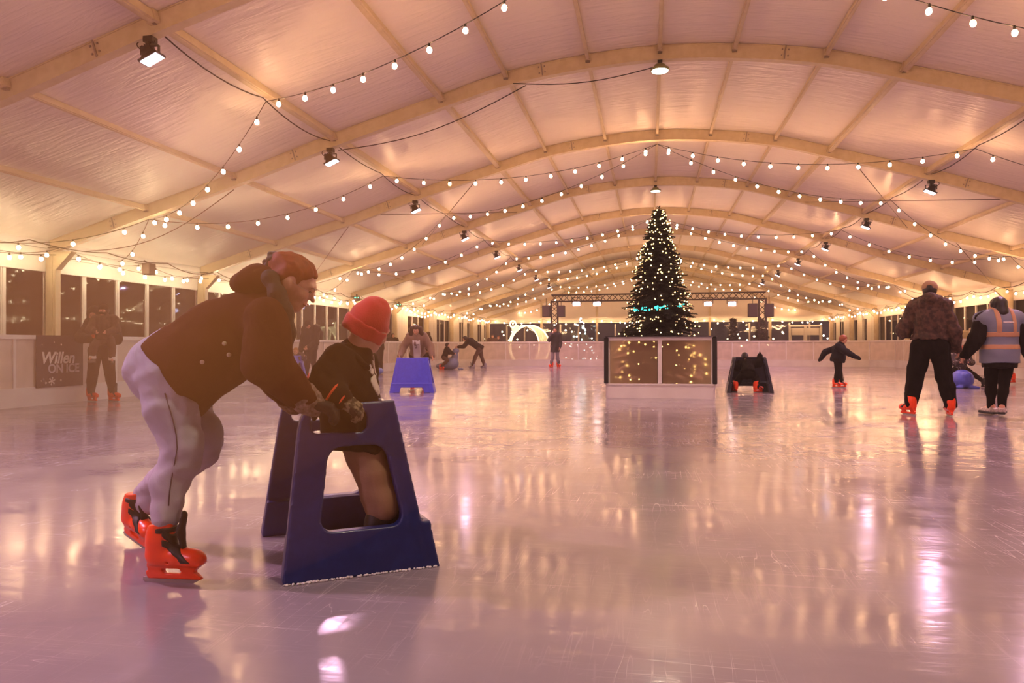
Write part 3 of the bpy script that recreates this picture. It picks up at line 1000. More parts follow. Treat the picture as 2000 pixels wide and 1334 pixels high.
def add_head(s, c, fwd, up, sz, neck=None, nr=.24, ears=True):
    c = V3(c); R = frame_R(fwd, up); r, f, u = R[:, 0], R[:, 1], R[:, 2]
    s.ell(c + u * sz * .07 - f * sz * .05, (sz * .33, sz * .41, sz * .39), R, k=.03)
    s.ell(c - u * sz * .12 + f * sz * .10, (sz * .265, sz * .28, sz * .35), R, k=.03)
    s.ell(c - u * sz * .39 + f * sz * .24, (sz * .13, sz * .11, sz * .09), R, k=.035)
    s.limb(c + f * sz * .355 + u * sz * .02, c + f * sz * .465 - u * sz * .125, sz * .03, sz * .043, k=.016)
    s.limb(c + f * sz * .35 + u * sz * .085 - r * sz * .16, c + f * sz * .35 + u * sz * .085 + r * sz * .16, sz * .030, k=.025)
    for sg in (-1, 1):
        s.ell(c + r * sg * sz * .13 + f * sz * .40 - u * sz * .005, (sz * .07, sz * .05, sz * .04), R, k=.014, mode='-')
        s.ell(c + r * sg * sz * .17 + f * sz * .27 - u * sz * .13, (sz * .09, sz * .09, sz * .08), R, k=.02)
        if not ears: continue
        s.ell(c + r * sg * sz * .34 - u * sz * .07 - f * sz * .03, (sz * .036, sz * .075, sz * .12), R, k=.008)
        s.ell(c + r * sg * sz * .385 - u * sz * .06 - f * sz * .015, (sz * .02, sz * .045, sz * .08), R, k=.008, mode='-')
    s.limb(c + f * sz * .37 - u * sz * .235 - r * sz * .07, c + f * sz * .37 - u * sz * .235 + r * sz * .07, sz * .03, k=.008)
    s.limb(c + f * sz * .36 - u * sz * .285 - r * sz * .055, c + f * sz * .36 - u * sz * .285 + r * sz * .055, sz * .032, k=.008)
    if neck is not None:
        s.limb(neck, c - u * sz * .2 - f * sz * .08, sz * nr, sz * nr * .92, k=.03)
    return R
def face_parts(parent, c, R, sz):
    c = V3(c); r, f, u = R[:, 0], R[:, 1], R[:, 2]
    for sg in (-1, 1):
        MB().ball(c + r * sg * sz * .13 + f * sz * .362 - u * sz * .005, sz * .026, 8, sx=1.2, sz=.8).build('eye', M_EYE, parent)
        a = c + f * sz * .405 + u * sz * .07
        MB().tube([a + r * sg * sz * .07, a + r * sg * sz * .14 + u * sz * .018 - f * sz * .012, a + r * sg * sz * .2 - f * sz * .04], sz * .009, 5).build('eyebrow', MATS.get('hair_brown') or M_EYE, parent)
    a = c + f * sz * .402 - u * sz * .26
    MB().tube([a - r * sz * .1 - f * sz * .04, a - r * sz * .04, a + r * sz * .04, a + r * sz * .1 - f * sz * .04], sz * .014, 5).build('mouth', M_LIP, parent)

def add_hair(s, c, R, sz, th=.045, face=.20, low=-.35, top=.20):
    """cap of hair over the skull with the face left free"""
    c = V3(c); r, f, u = R[:, 0], R[:, 1], R[:, 2]
    s.ell(c + u * sz * .08 - f * sz * .06, (sz * (.33 + th), sz * (.41 + th), sz * (.39 + th)), R, k=.02)
    s.ell(c - u * sz * .12 - f * sz * .16, (sz * (.29 + th), sz * (.25 + th), sz * .3), R, k=.03)
    s.box(c + f * sz * (face + .5) + u * sz * (top - .6), (sz * .6, sz * .5, sz * .6), R, rad=sz * .1, k=.012, mode='-')
    s.plane(c + u * sz * low, -u, .01)
    return s

def default_pose(H, lift=0.0):
    J = {}
    def p(n, x, y, z): J[n] = V3(x * H, y * H, z * H + lift)
    p('pelvis', 0, 0, .53); p('chest', 0, -.005, .735); p('neck', 0, -.008, .835); p('head', 0, .016, .925)
    for s, q in (('L', -1), ('R', 1)):
        p('sh' + s, q * .108, -.005, .805); p('el' + s, q * .145, -.02, .635); p('wr' + s, q * .15, .02, .49)
        p('hip' + s, q * .052, 0, .505); p('kn' + s, q * .060, .012, .28); p('an' + s, q * .065, -.01, .055)
        J['ft' + s] = V3(q * .18, 1, 0)
    J['fwd'] = V3(0, 1, 0); J['hfwd'] = V3(0, 1, -.05); J['hup'] = V3(0, 0, 1)
    return J

def torso_axes(J):
    up = J['chest'] - J['pelvis']; up = up / np.linalg.norm(up)
    rt = J['shR'] - J['shL']; rt = rt - up * (rt @ up); rt = rt / np.linalg.norm(rt)
    fr = np.cross(up, rt)
    return rt, fr, up

def torso(s, J, H, g=0.0, hem=None, k=.035, wide=1.0, deep=.66, arms=True, ag=None, hemw=1.0):
    rt, fr, up = torso_axes(J)
    ag = g if ag is None else ag
    w = wide
    mid = (J['pelvis'] + J['chest']) / 2
    s.limb(J['pelvis'], mid, .086 * H * w + g, .078 * H * w + g, k=k, flat=(fr, deep + g))
    s.limb(mid, J['chest'], .078 * H * w + g, .092 * H * w + g, k=k, flat=(fr, deep + g))
    s.limb(J['chest'], J['neck'], .085 * H + g, .045 * H + g, k=k, flat=(fr, deep + .05))
    s.limb(J['shL'], J['shR'], .045 * H + g, k=k)
    if hem is not None:
        s.limb(J['pelvis'], J['pelvis'] - up * hem, .088 * H * w + g, (.088 * H * w + g) * hemw, k=k, flat=(fr, deep + g + .05))
    if arms:
        for q in 'LR':
            s.chain([J['sh' + q], J['el' + q], J['wr' + q]], [.036 * H + ag, .027 * H + ag, .018 * H + ag * 1.1], k=.02)
    return s

def legs(s, J, H, g=0.0, k=.02, taper=1.0):
    s.limb(J['hipL'], J['hipR'], .062 * H + g, k=.04)
    s.limb((J['hipL'] + J['hipR']) / 2, J['pelvis'], .07 * H + g, .075 * H + g, k=.04)
    for q in 'LR':
        calf = J['kn' + q] * .62 + J['an' + q] * .38 + (J['kn' + q] - J['hip' + q]) * 0 
        s.chain([J['hip' + q], J['kn' + q], calf, J['an' + q]],
                [.056 * H + g, .036 * H + g, (.034 * H + g) * taper, (.022 * H + g) * taper], k=k)
    return s

def bare_body(J, H, hd, h, hands=True, curl=.5):
    s = SDF()
    torso(s, J, H, -.006, k=.03); legs(s, J, H, -.004)
    for q in 'LR':
        f = J['ft' + q] / np.linalg.norm(J['ft' + q])
        s.limb(J['an' + q] - f * .02 * H, J['an' + q] + f * .09 * H - V3(0, 0, .03 * H), .024 * H, .018 * H, k=.02)
    R = add_head(s, J['head'], J['hfwd'], J['hup'], hd, J['neck'])
    if hands:
        for q, t in (('L', 1), ('R', -1)):
            d = J.get('hd' + q); n = J.get('hn' + q)
            if d is None: d = J['wr' + q] - J['el' + q]
            if n is None: n = V3(-t, 0, 0) * -1 if False else V3(1 if q == 'L' else -1, 0, 0)
            add_hand(s, J['wr' + q], d, n, .105 * H, J.get('curl', curl), thumb=1 if q == 'R' else -1)
    return s, R

def person(label, loc, rz, H, pose=None, lift=.075, head=None, h=.013, jacket=None, trousers=None, hem=.04, jg=.028, tg=.014,
           skates=True, skate_sc=1.0, skate_mat=None, shoes=None, hair=None, face=True, wide=1.0, deep=.66, hands=True,
           jwr=.006, taper=1.0, hood=None, gloves=None, group='people on the ice', collar=True, hemw=1.0, skin=None, cuffs=True):
    """a whole figure facing local +Y; pose overrides joints given in metres in the local frame"""
    J = default_pose(H, lift)
    if pose: 
        for k_, v_ in pose.items(): J[k_] = V3(v_) if not np.isscalar(v_) else v_
    e = empty('person', loc, rz, label, 'person', group)
    hd = head or .135 * H
    s, R = bare_body(J, H, hd, h, hands)
    s.build('body', skin or M_SKIN, e, h)
    if face: face_parts(e, J['head'], R, hd)
    rt, fr, up = torso_axes(J)
    if trousers:
        q = SDF(); legs(q, J, H, tg, taper=taper)
        q.noise(jwr, 26, 5, (1, 1, .5))
        for a in 'LR':
            ax = J['an' + a] - J['kn' + a]; ax = ax / np.linalg.norm(ax)
        q.plane(J['pelvis'] + up * .07 * H, up)
        q.build('trousers', trousers, e, h)
    if jacket:
        q = SDF(); torso(q, J, H, jg, hem + .1, wide=wide, deep=deep, hemw=hemw)
        if collar: q.limb(J['neck'], J['neck'] + (J['head'] - J['neck']) * .22, .046 * H + jg * .4, .042 * H + jg * .4, k=.02)
        q.noise(jwr, 22, 3, (1, 1, 1.3))
        hp = J['pelvis'] - up * hem
        # the hem cut only affects the torso: arms that hang lower are added after the cut
        q2 = SDF(); q2.ops = [o for o in q.ops]
        arms = [o for o in q2.ops]
        jm = SDF()
        torso(jm, J, H, jg, hem + .1, wide=wide, deep=deep, arms=False, hemw=hemw)
        if collar: jm.limb(J['neck'], J['neck'] + (J['head'] - J['neck']) * .22, .046 * H + jg * .4, .042 * H + jg * .4, k=.02)
        jm.plane(hp, -up, .01)
        for a in 'LR':
            jm.chain([J['sh' + a], J['el' + a], J['wr' + a]], [.036 * H + jg, .028 * H + jg, .019 * H + jg * .8], k=.025)
        if hood:
            jm.limb(J['neck'] - fr * .05 * H - rt * .05 * H, J['neck'] - fr * .05 * H + rt * .05 * H, .042 * H + .01, k=.03)
        jm.noise(jwr, 24, 3, (1, 1, 1.2))
        jm.build('jacket', jacket, e, h)
    if gloves:
        q = SDF()
        for a, t in (('L', 1), ('R', -1)):
            d = J.get('hd' + a); n = J.get('hn' + a)
            if d is None: d = J['wr' + a] - J['el' + a]
            if n is None: n = V3(1 if a == 'L' else -1, 0, 0)
            qq = SDF(); add_hand(qq, J['wr' + a], d, n, .112 * H, J.get('curl', .5), thumb=1 if a == 'R' else -1, grow=.004)
            qq.build('glove', gloves, e, min(h, .011))
    if hair:
        q = SDF(); add_hair(q, J['head'], R, hd)
        q.build('hair', hair, e, h * .85)
    for a in 'LR':
        f = V3(J['ft' + a]); f = V3(f[0], f[1], 0); an = J['an' + a]
        if skates:
            lift_z = max(0.0, an[2] - (.055 * H + .075)) if pose else 0.0
            put_skate(e, (an[0], an[1], lift_z), f, skate_sc, skate_mat)
        elif shoes:
            put_shoe(e, (an[0], an[1], max(0.0, an[2] - .1)), J.get('fs' + a, f), skate_sc, shoes)
    return e, J, R, hd

# ------------------------------------------------------------------ skating aids
def scratched_blue(name, c1, c2):
    return mat(name, c1, rough=.38, noise=(16, c2, .45, .8), bump=(55, .15, .004), coat=.15)
M_AIDN = scratched_blue('navy_blue_plastic', '17225E', '1E2C6E')
M_AIDB = scratched_blue('bright_blue_plastic', '2436C4', '2C42D4')
M_AIDK = scratched_blue('dark_blue_plastic', '191C30', '20243A')
M_FROST = mat('ice_shavings', 'E9E4E4', rough=.7, bump=(120, .8, .01))
AID_W, AID_T = .475, .33                                  # half widths at the ice and at the top
def aid_shell():
    # local x runs to the front panel, y across, z up
    def halfw(z): return AID_W + (AID_T - AID_W) * np.clip(z / .745, 0, 1)
    def front(z): return np.where(z < .2, .685 - z * .17, .612 - (z - .2) * .178)
    def rear(z): return .13 * z + .02 * np.clip((z - .6) / .14, 0, 1) ** 2
    def rrect(t, z, t0b, t1b, t0t, t1t, z0, z1, r):
        a = np.clip((z - z0) / (z1 - z0), 0, 1)
        lo = t0b + (t0t - t0b) * a; hi = t1b + (t1t - t1b) * a
        cx = (lo + hi) / 2; hx = (hi - lo) / 2
        qx = np.abs(t - cx) - hx + r; qz = np.abs(z - (z0 + z1) / 2) - (z1 - z0) / 2 + r
        return np.sqrt(np.maximum(qx, 0) ** 2 + np.maximum(qz, 0) ** 2) + np.minimum(np.maximum(qx, qz), 0) - r
    def side(P):
        t, y, z = P[..., 0], np.abs(P[..., 1]), P[..., 2]
        lower = z < .185
        th = np.where(lower, .040, .027)
        d = np.abs(y - (halfw(z) - th)) - th
        # outline with a rounded top rear corner
        r = .075
        prof = np.maximum(np.maximum(rear(z) - t, t - front(z)), np.maximum(z - .745, -z))
        cx, cz = rear(z) + r, .745 - r
        corner = (t < cx) & (z > cz)
        prof = np.where(corner, np.maximum(prof, np.sqrt((t - cx) ** 2 + (z - cz) ** 2) - r), prof)
        step = np.maximum(z - .182, .16 - t) * 0
        hole = rrect(t, z, .160, .535, .212, .466, .193, .552, .06)
        grip = rrect(t, z, .138, .385, .140, .388, .612, .712, .03)
        d = np.maximum(np.maximum(d, prof), np.maximum(-hole, -grip))
        return d
    def frontp(P):
        t, y, z = P[..., 0], np.abs(P[..., 1]), P[..., 2]
        d = np.maximum(np.abs(t - (front(z) - .025)) - .025, y - halfw(z))
        d = np.maximum(d, np.maximum(z - .745, -z))
        notch = rrect(P[..., 1], z, -.29, .29, -.24, .24, -.2, .11, .03)
        return np.maximum(d, -notch)
    def ledge(P):
        t, y, z = P[..., 0], np.abs(P[..., 1]), P[..., 2]
        return np.maximum(np.maximum(np.abs(z - .19) - .012, y - halfw(z)), np.maximum(t - front(z - .03), .55 - t))
    s = SDF()
    s.func(side, (-.02, -.5, -.005), (.71, .5, .76), k=.006)
    s.func(frontp, (-.02, -.5, -.005), (.71, .5, .76), k=.014)
    s.func(ledge, (.4, -.5, .15), (.71, .5, .22), k=.01)
    return s.mesh('shell', .0085)
AID_SHELL = aid_shell()
def aid_trim():
    # frost along the foot and on the front ledge
    r = random.Random(3); mb = MB()
    for i in range(230):
        if i % 5 < 3: p = (r.uniform(.0, .68), -AID_W - .004 + r.uniform(-.006, .008), .004)
        elif i % 5 == 3: p = (.685 + r.uniform(-.004, .012), r.uniform(-.46, .46), .004)
        else: p = (.628 + r.uniform(-.012, .012), r.uniform(-.43, .43), .206)
        mb.ball(p, r.uniform(.003, .0085), 4, sz=.7)
    return mb.mesh('ice_shavings')
AID_FROST = aid_trim()
def skating_aid(loc, rz, m, label, frost=False, group='blue skating aids'):
    e = empty('skating_aid', loc, rz, label, 'skating aid', group)
    link('shell', copy_mat(AID_SHELL, m), None, e)
    if frost: tag(link('ice_shavings', AID_FROST, M_FROST, e), kind='stuff')
    # moulded bosses on the front panel
    mb = MB()
    mb.bar((.575, -.11, .34), (.575, .11, .34), .012, .01)
    mb.build('moulded_bar', m, e)
    return e
HEAD = Vector((.825, .565, 0)); LEFT = Vector((-.565, .825, 0))
NL = Vector((-1.69, 2.89, 0))
AIDC = NL + LEFT * AID_W
skating_aid(AIDC, math.radians(34.4), M_AIDN, 'navy blue plastic skating aid in front, red-capped boy standing in it', True)

# ------------------------------------------------------------------ the woman pushing it
M_COAT = mat('dark_brown_coat', '3E1C0E', rough=.95, spec=.12, noise=(3, '482414', .35, .7), bump=(18, .35, .012))
M_COLLAR = mat('dark_green_lining', '1E1A0E', rough=.8, bump=(60, .4, .006))
def denim():
    m = mat('faded_denim', 'B8AFB4', rough=.85, noise=(5, '9A9298', .35, .7))
    nt = m.node_tree; b = nt.nodes['Principled BSDF']
    tc = nt.nodes.new('ShaderNodeTexCoord')
    n = nt.nodes.new('ShaderNodeTexNoise'); n.inputs['Scale'].default_value = 260
    n2 = nt.nodes.new('ShaderNodeTexNoise'); n2.inputs['Scale'].default_value = 20; n2.inputs['Detail'].default_value = 3
    a = nt.nodes.new('ShaderNodeMath'); a.operation = 'MULTIPLY_ADD'; a.inputs[1].default_value = .15
    nt.links.new(tc.outputs['Object'], n.inputs['Vector']); nt.links.new(tc.outputs['Object'], n2.inputs['Vector'])
    nt.links.new(n.outputs['Fac'], a.inputs[0]); nt.links.new(n2.outputs['Fac'], a.inputs[2])
    bp = nt.nodes.new('ShaderNodeBump'); bp.inputs['Strength'].default_value = .4; bp.inputs['Distance'].default_value = .01
    nt.links.new(a.outputs[0], bp.inputs['Height']); nt.links.new(bp.outputs[0], b.inputs['Normal'])
    return m
M_DENIM = denim()
M_GLOVEK = mat('black_knit_glove', '17110D', rough=.9, bump=(160, .5, .004))
M_CUFF = mat('grey_brown_knit', '947A68', rough=.9, noise=(60, '66503F', .35, .65), bump=(160, .8, .006))
M_SNAP = mat('pale_snap', 'C9B494', rough=.35, metal=.4)
M_STITCH = mat('dark_stitching', '4E434E', rough=.9)

def woman():
    base = Vector((-2.25, 3.0, 0))
    e = empty('person', base, 0, 'auburn-haired woman in dark brown coat and jeans bending over the nearest skating aid', 'person', 'people on the ice')
    def L(u, v, Y): return V3(W(u, v, Y) - base)
    def Dr(du, dv, dy):
        """direction given along the photograph's right, down and the tent's length"""
        r = CAM_R.to_3x3() @ Vector((du, -dv, 0)); return V3(r + Vector((0, dy, 0)))
    nsh, fsh = L(520, 622, 2.93), L(538, 614, 3.27)
    nel, fel = L(522, 711, 2.90), L(520, 716, 3.40)
    nwr, fwr = L(603, 784, 3.00), L(570, 784, 3.52)
    nhip, fhip = L(322, 735, 2.95), L(338, 735, 3.19)
    nkn, fkn = L(352, 880, 2.92), L(396, 858, 3.20)
    nan, fan = L(323, 1018, 2.86), L(285, 985, 3.36)
    pel, che, nek = L(335, 700, 3.06), L(480, 620, 3.09), L(540, 590, 3.12)
    hc = L(574, 551, 3.12); hf = Dr(.84, .50, .10); hu = Dr(.47, -.86, 0)
    hs = .245
    # body
    s = SDF()
    s.limb(pel, che, .11, .10, k=.03); s.limb(che, nek, .08, .055, k=.03); s.limb(nsh, fsh, .06, k=.03)
    s.chain([nsh, nel, nwr], [.05, .042, .03]); s.chain([fsh, fel, fwr], [.05, .042, .03])
    s.limb(nhip, fhip, .1, k=.04); s.limb((nhip + fhip) / 2, pel, .11, .12, k=.04)
    s.chain([nhip, nkn, nan], [.085, .058, .036]); s.chain([fhip, fkn, fan], [.085, .058, .036])
    for a in (nan, fan): s.limb(a, a * V3(1, 1, 0) + V3(-.008, 0, .17), .034, .024)
    R = add_head(s, hc, hf, hu, hs, nek, .25)
    add_hand(s, nwr, Dr(.92, .30, .1), Dr(-.2, 1, .1), .17, .75, thumb=1)
    add_hand(s, fwr, Dr(.95, .25, .15), Dr(-.1, 1, -.3), .17, .75, thumb=-1)
    s.build('body', M_SKIN, e, .0075)
    r, f, u = R[:, 0], R[:, 1], R[:, 2]
    face_parts(e, hc, R, hs)
    # spectacles: thin wire rims
    mb = MB()
    for sg in (-1, 1):
        c = hc + f * hs * .43 + r * sg * hs * .14 - u * hs * .01
        mb.tube([c + (r * math.cos(q) * .115 + u * math.sin(q) * .10) * hs - f * abs(math.cos(q)) * .01 for q in np.linspace(0, 2 * PI, 16)[:-1]], .0009, 5, closed=True)
        mb.tube([c + r * sg * hs * .11, hc + r * sg * hs * .335 + f * hs * .0 + u * hs * .02], .0009, 5)
    mb.build('spectacles', mat('thin_wire_rim', 'B8A48C', rough=.3, metal=.8), e)
    # hair drawn back into a bun
    q = SDF()
    q.ell(hc + u * hs * .085 - f * hs * .05, (hs * .352, hs * .432, hs * .412), R, k=.02)
    q.ell(hc - u * hs * .10 - f * hs * .2, (hs * .3, hs * .2, hs * .26), R, k=.03)
    q.box(hc + f * hs * .62 - u * hs * .30, (hs * .6, hs * .42, hs * .56), R, rad=hs * .16, k=.014, mode='-')
    q.box(hc + f * hs * .12 - u * hs * .42, (hs * .6, hs * .3, hs * .36), R, rad=hs * .1, k=.014, mode='-')
    for sg in (-1, 1): q.ell(hc + r * sg * hs * .37 - u * hs * .08 - f * hs * .02, (hs * .1, hs * .11, hs * .17), R, k=.02, mode='-')
    q.plane(hc - u * hs * .34, -u, .01)
    bun = L(538, 514, 3.12)
    q.ell(bun, (.036, .04, .036), k=.02)
    q.limb(hc - f * hs * .36 + u * hs * .2, bun, .05, .03, k=.03)
    q.noise(.0035, 110, 9, (1, 1, .35))
    q.build('hair', M_HAIRR, e, .0065)
    # scrunchie
    ax = V3(bun - hc); ax /= np.linalg.norm(ax)
    a1 = np.cross(ax, V3(0, 1, 0)); a1 /= np.linalg.norm(a1); a2 = np.cross(ax, a1)
    c0 = bun + ax * .012
    sc = SDF()
    pts = [c0 + (a1 * math.cos(t) + a2 * math.sin(t)) * .034 + ax * .008 * math.sin(5 * t) for t in np.linspace(0, 2 * PI, 17)]
    sc.chain(pts, [.013 + .005 * math.sin(4 * i) for i in range(17)], k=.004)
    for t in (.4, 2.2, 3.9): sc.ell(c0 + ax * .022 + (a1 * math.cos(t) + a2 * math.sin(t)) * .03, (.014, .014, .014), k=.012)
    sc.build('scrunchie', mat('dark_green_velvet', '1C2412', rough=.9, sheen=.4), e, .004)
    # coat: boxy, to the hips, with a big hood lying on the back
    axis = V3(nek - L(333, 743, 3.07)); axis /= np.linalg.norm(axis)
    lat = V3(fsh - nsh); lat = lat - axis * (lat @ axis); lat /= np.linalg.norm(lat)
    fr = np.cross(axis, lat); fr = fr if fr[2] < 0 else -fr
    hemc = L(336, 742, 3.07)
    c = SDF()
    c.limb(hemc - axis * .10, L(430, 672, 3.09), .214, .192, k=.05, flat=(lat, 1.22))
    c.limb(L(430, 672, 3.09), L(494, 630, 3.10), .192, .142, k=.05)
    c.limb(L(494, 630, 3.1), L(528, 598, 3.12), .14, .085, k=.05)
    c.limb(nsh + V3(-.02, .03, -.01), fsh + V3(-.02, -.03, -.01), .084, k=.08)
    hp = L(333, 743, 3.07)
    ra, rb = ray(268, 655), ray(398, 832)
    hn = V3(ra.cross(rb)); hn = hn if hn @ axis < 0 else -hn
    hn = hn / np.linalg.norm(hn) * .8 - axis * .2
    c.plane(hp, hn, .012)
    c.plane(hp + axis * .0 + fr * .245, fr * .9 - axis * .25, .05)
    for a, b, w in ((nsh, nel, nwr), (fsh, fel, fwr)):
        m = a * .5 + b * .5
        d = V3(w - b); d /= np.linalg.norm(d)
        c.chain([a, m, b, b + (w - b) * .5, w - d * .015], [.080, .083, .084, .067, .058], k=.06)
    c.noise(.0045, 13, 4, (1, 1, 1)); c.noise(.0025, 34, 8)
    c.build('coat', M_COAT, e, .0085)
    # seams and the quilted edge of the coat
    # hood
    hd = SDF()
    hd.chain([L(470, 553, 3.10), L(500, 545, 3.10), L(536, 548, 3.1)], [.048, .062, .06], k=.04, flat=(lat, 1.9))
    hd.ell(L(505, 553, 3.1), (.085, .13, .045), k=.04)
    hd.noise(.005, 16, 2)
    hd.build('hood', M_COAT, e, .0085)
    # stand-up collar along the throat
    co = SDF()
    co.chain([L(532, 545, 3.0), L(542, 574, 2.99), L(553, 608, 2.99), L(557, 648, 2.99), L(550, 690, 3.0)], [.03, .033, .036, .04, .044], k=.03, flat=((0, 1, 0), 1.1))
    co.chain([L(536, 545, 3.24), L(546, 574, 3.25), L(557, 608, 3.24), L(560, 650, 3.22), L(552, 690, 3.2)], [.03, .034, .036, .04, .04], k=.03)
    co.limb(L(526, 542, 3.0), L(530, 540, 3.24), .034, k=.03)
    co.noise(.003, 30, 1)
    co.build('collar', M_COLLAR, e, .0085)
    # pale snaps on the flank
    for (uu, vv) in ((438, 671), (395, 707), (447, 693)):
        p0 = CAM - base
        # march from the camera side onto the coat surface
        best = W(uu, vv, 2.80) - base
        snap_spots.append((e, uu, vv, best, base))
    # jeans
    j = SDF()
    j.limb(nhip, fhip, .108, k=.06); j.ell(L(310, 722, 3.06), (.125, .185, .135), k=.06)
    j.limb((nhip + fhip) / 2, pel, .13, .14, k=.05)
    for hp_, kn, an, bend in ((nhip, nkn, nan, 1), (fhip, fkn, fan, 1)):
        th = hp_ * .5 + kn * .5; cf = kn * .5 + an * .5
        fw = V3(.02, 0, .0)
        j.chain([hp_, th, kn + V3(.006, 0, .02), kn + V3(.0, 0, -.05), cf - fw, an + V3(0, 0, .055)], [.108, .106, .086, .079, .071, .060], k=.03)
        # rolled cuff
        d = V3(an - kn); d /= np.linalg.norm(d)
        for dz, rr in ((-.085, .063), (-.06, .066), (-.036, .066)):
            j.limb(an + d * dz, an + d * (dz + .012), rr, rr, k=.008)
    j.noise(.0055, 20, 6, (1, 1, .8)); j.noise(.003, 50, 16, (1, 1, 1.2))
    for an, kn in ((nan, nkn), (fan, fkn)):
        pass
    jo = j.build('jeans', M_DENIM, e, .0085)
    # gloves with knitted cuffs
    for w_, d_, n_, t_, el_ in ((nwr, Dr(.92, .30, .1), Dr(-.2, 1, .1), 1, nel), (fwr, Dr(.95, .25, .15), Dr(-.1, 1, -.3), -1, fel)):
        g = SDF(); add_hand(g, w_, d_, n_, .18, .75, thumb=t_, grow=.007, k=.006)
        go = g.build('glove', M_GLOVEK, e, .005)
        ad = V3(w_ - el_); ad /= np.linalg.norm(ad)
        k_ = SDF(); k_.limb(w_ - ad * .032, w_ + ad * .020, .060, .054, k=.005); k_.limb(w_ - ad * .032, w_ - ad * .01, .063, .061, k=.012)
        k_.noise(.0022, 120, 4)
        k_.build('cuff', M_CUFF, go, .0055)
    # skates
    put_skate(e, Vector((-2.205, 2.855, 0)) - base, (1, .06, 0), .94)
    sk = put_skate(e, Vector((-2.745, 3.36, .02)) - base, (.86, -.42, -.20), .92, up=(.20, -.10, 1))
    return e
snap_spots = []
WOMAN = woman()
# press studs set on the coat's surface where the photograph shows them
bpy.context.view_layer.update()
_coat = [c for c in WOMAN.children if c.name.startswith('coat')][0]
for (e_, uu, vv, _b, base_) in snap_spots:
    d_ = ray(uu, vv); inv = _coat.matrix_world.inverted()
    ok, p_, n_, _i = _coat.ray_cast(inv @ CAM, (inv.to_3x3() @ d_).normalized())
    if ok:
        Rn = n_.to_track_quat('Z', 'Y').to_matrix()
        MB().lathe([(.0095, -.002), (.0095, .003), (.006, .0045)], 12, p_ if False else (0, 0, 0), Rn).build('press_stud', M_SNAP, e_, p_)

_jeans = [c for c in WOMAN.children if c.name.startswith('jeans')][0]
for path in (((322, 768), (330, 795), (338, 822), (344, 850), (346, 876), (341, 905), (335, 935), (331, 962), (329, 988)), ((290, 690), (298, 706), (312, 716), (327, 718))):
    pts = []
    for (uu, vv) in path:
        d_ = ray(uu, vv); inv = _jeans.matrix_world.inverted()
        ok, p_, n_, _i = _jeans.ray_cast(inv @ CAM, (inv.to_3x3() @ d_).normalized())
        if ok: pts.append(p_ + n_ * .0005)
    if len(pts) > 2: MB().tube(pts, .0028, 5).build('seam', M_STITCH, WOMAN)

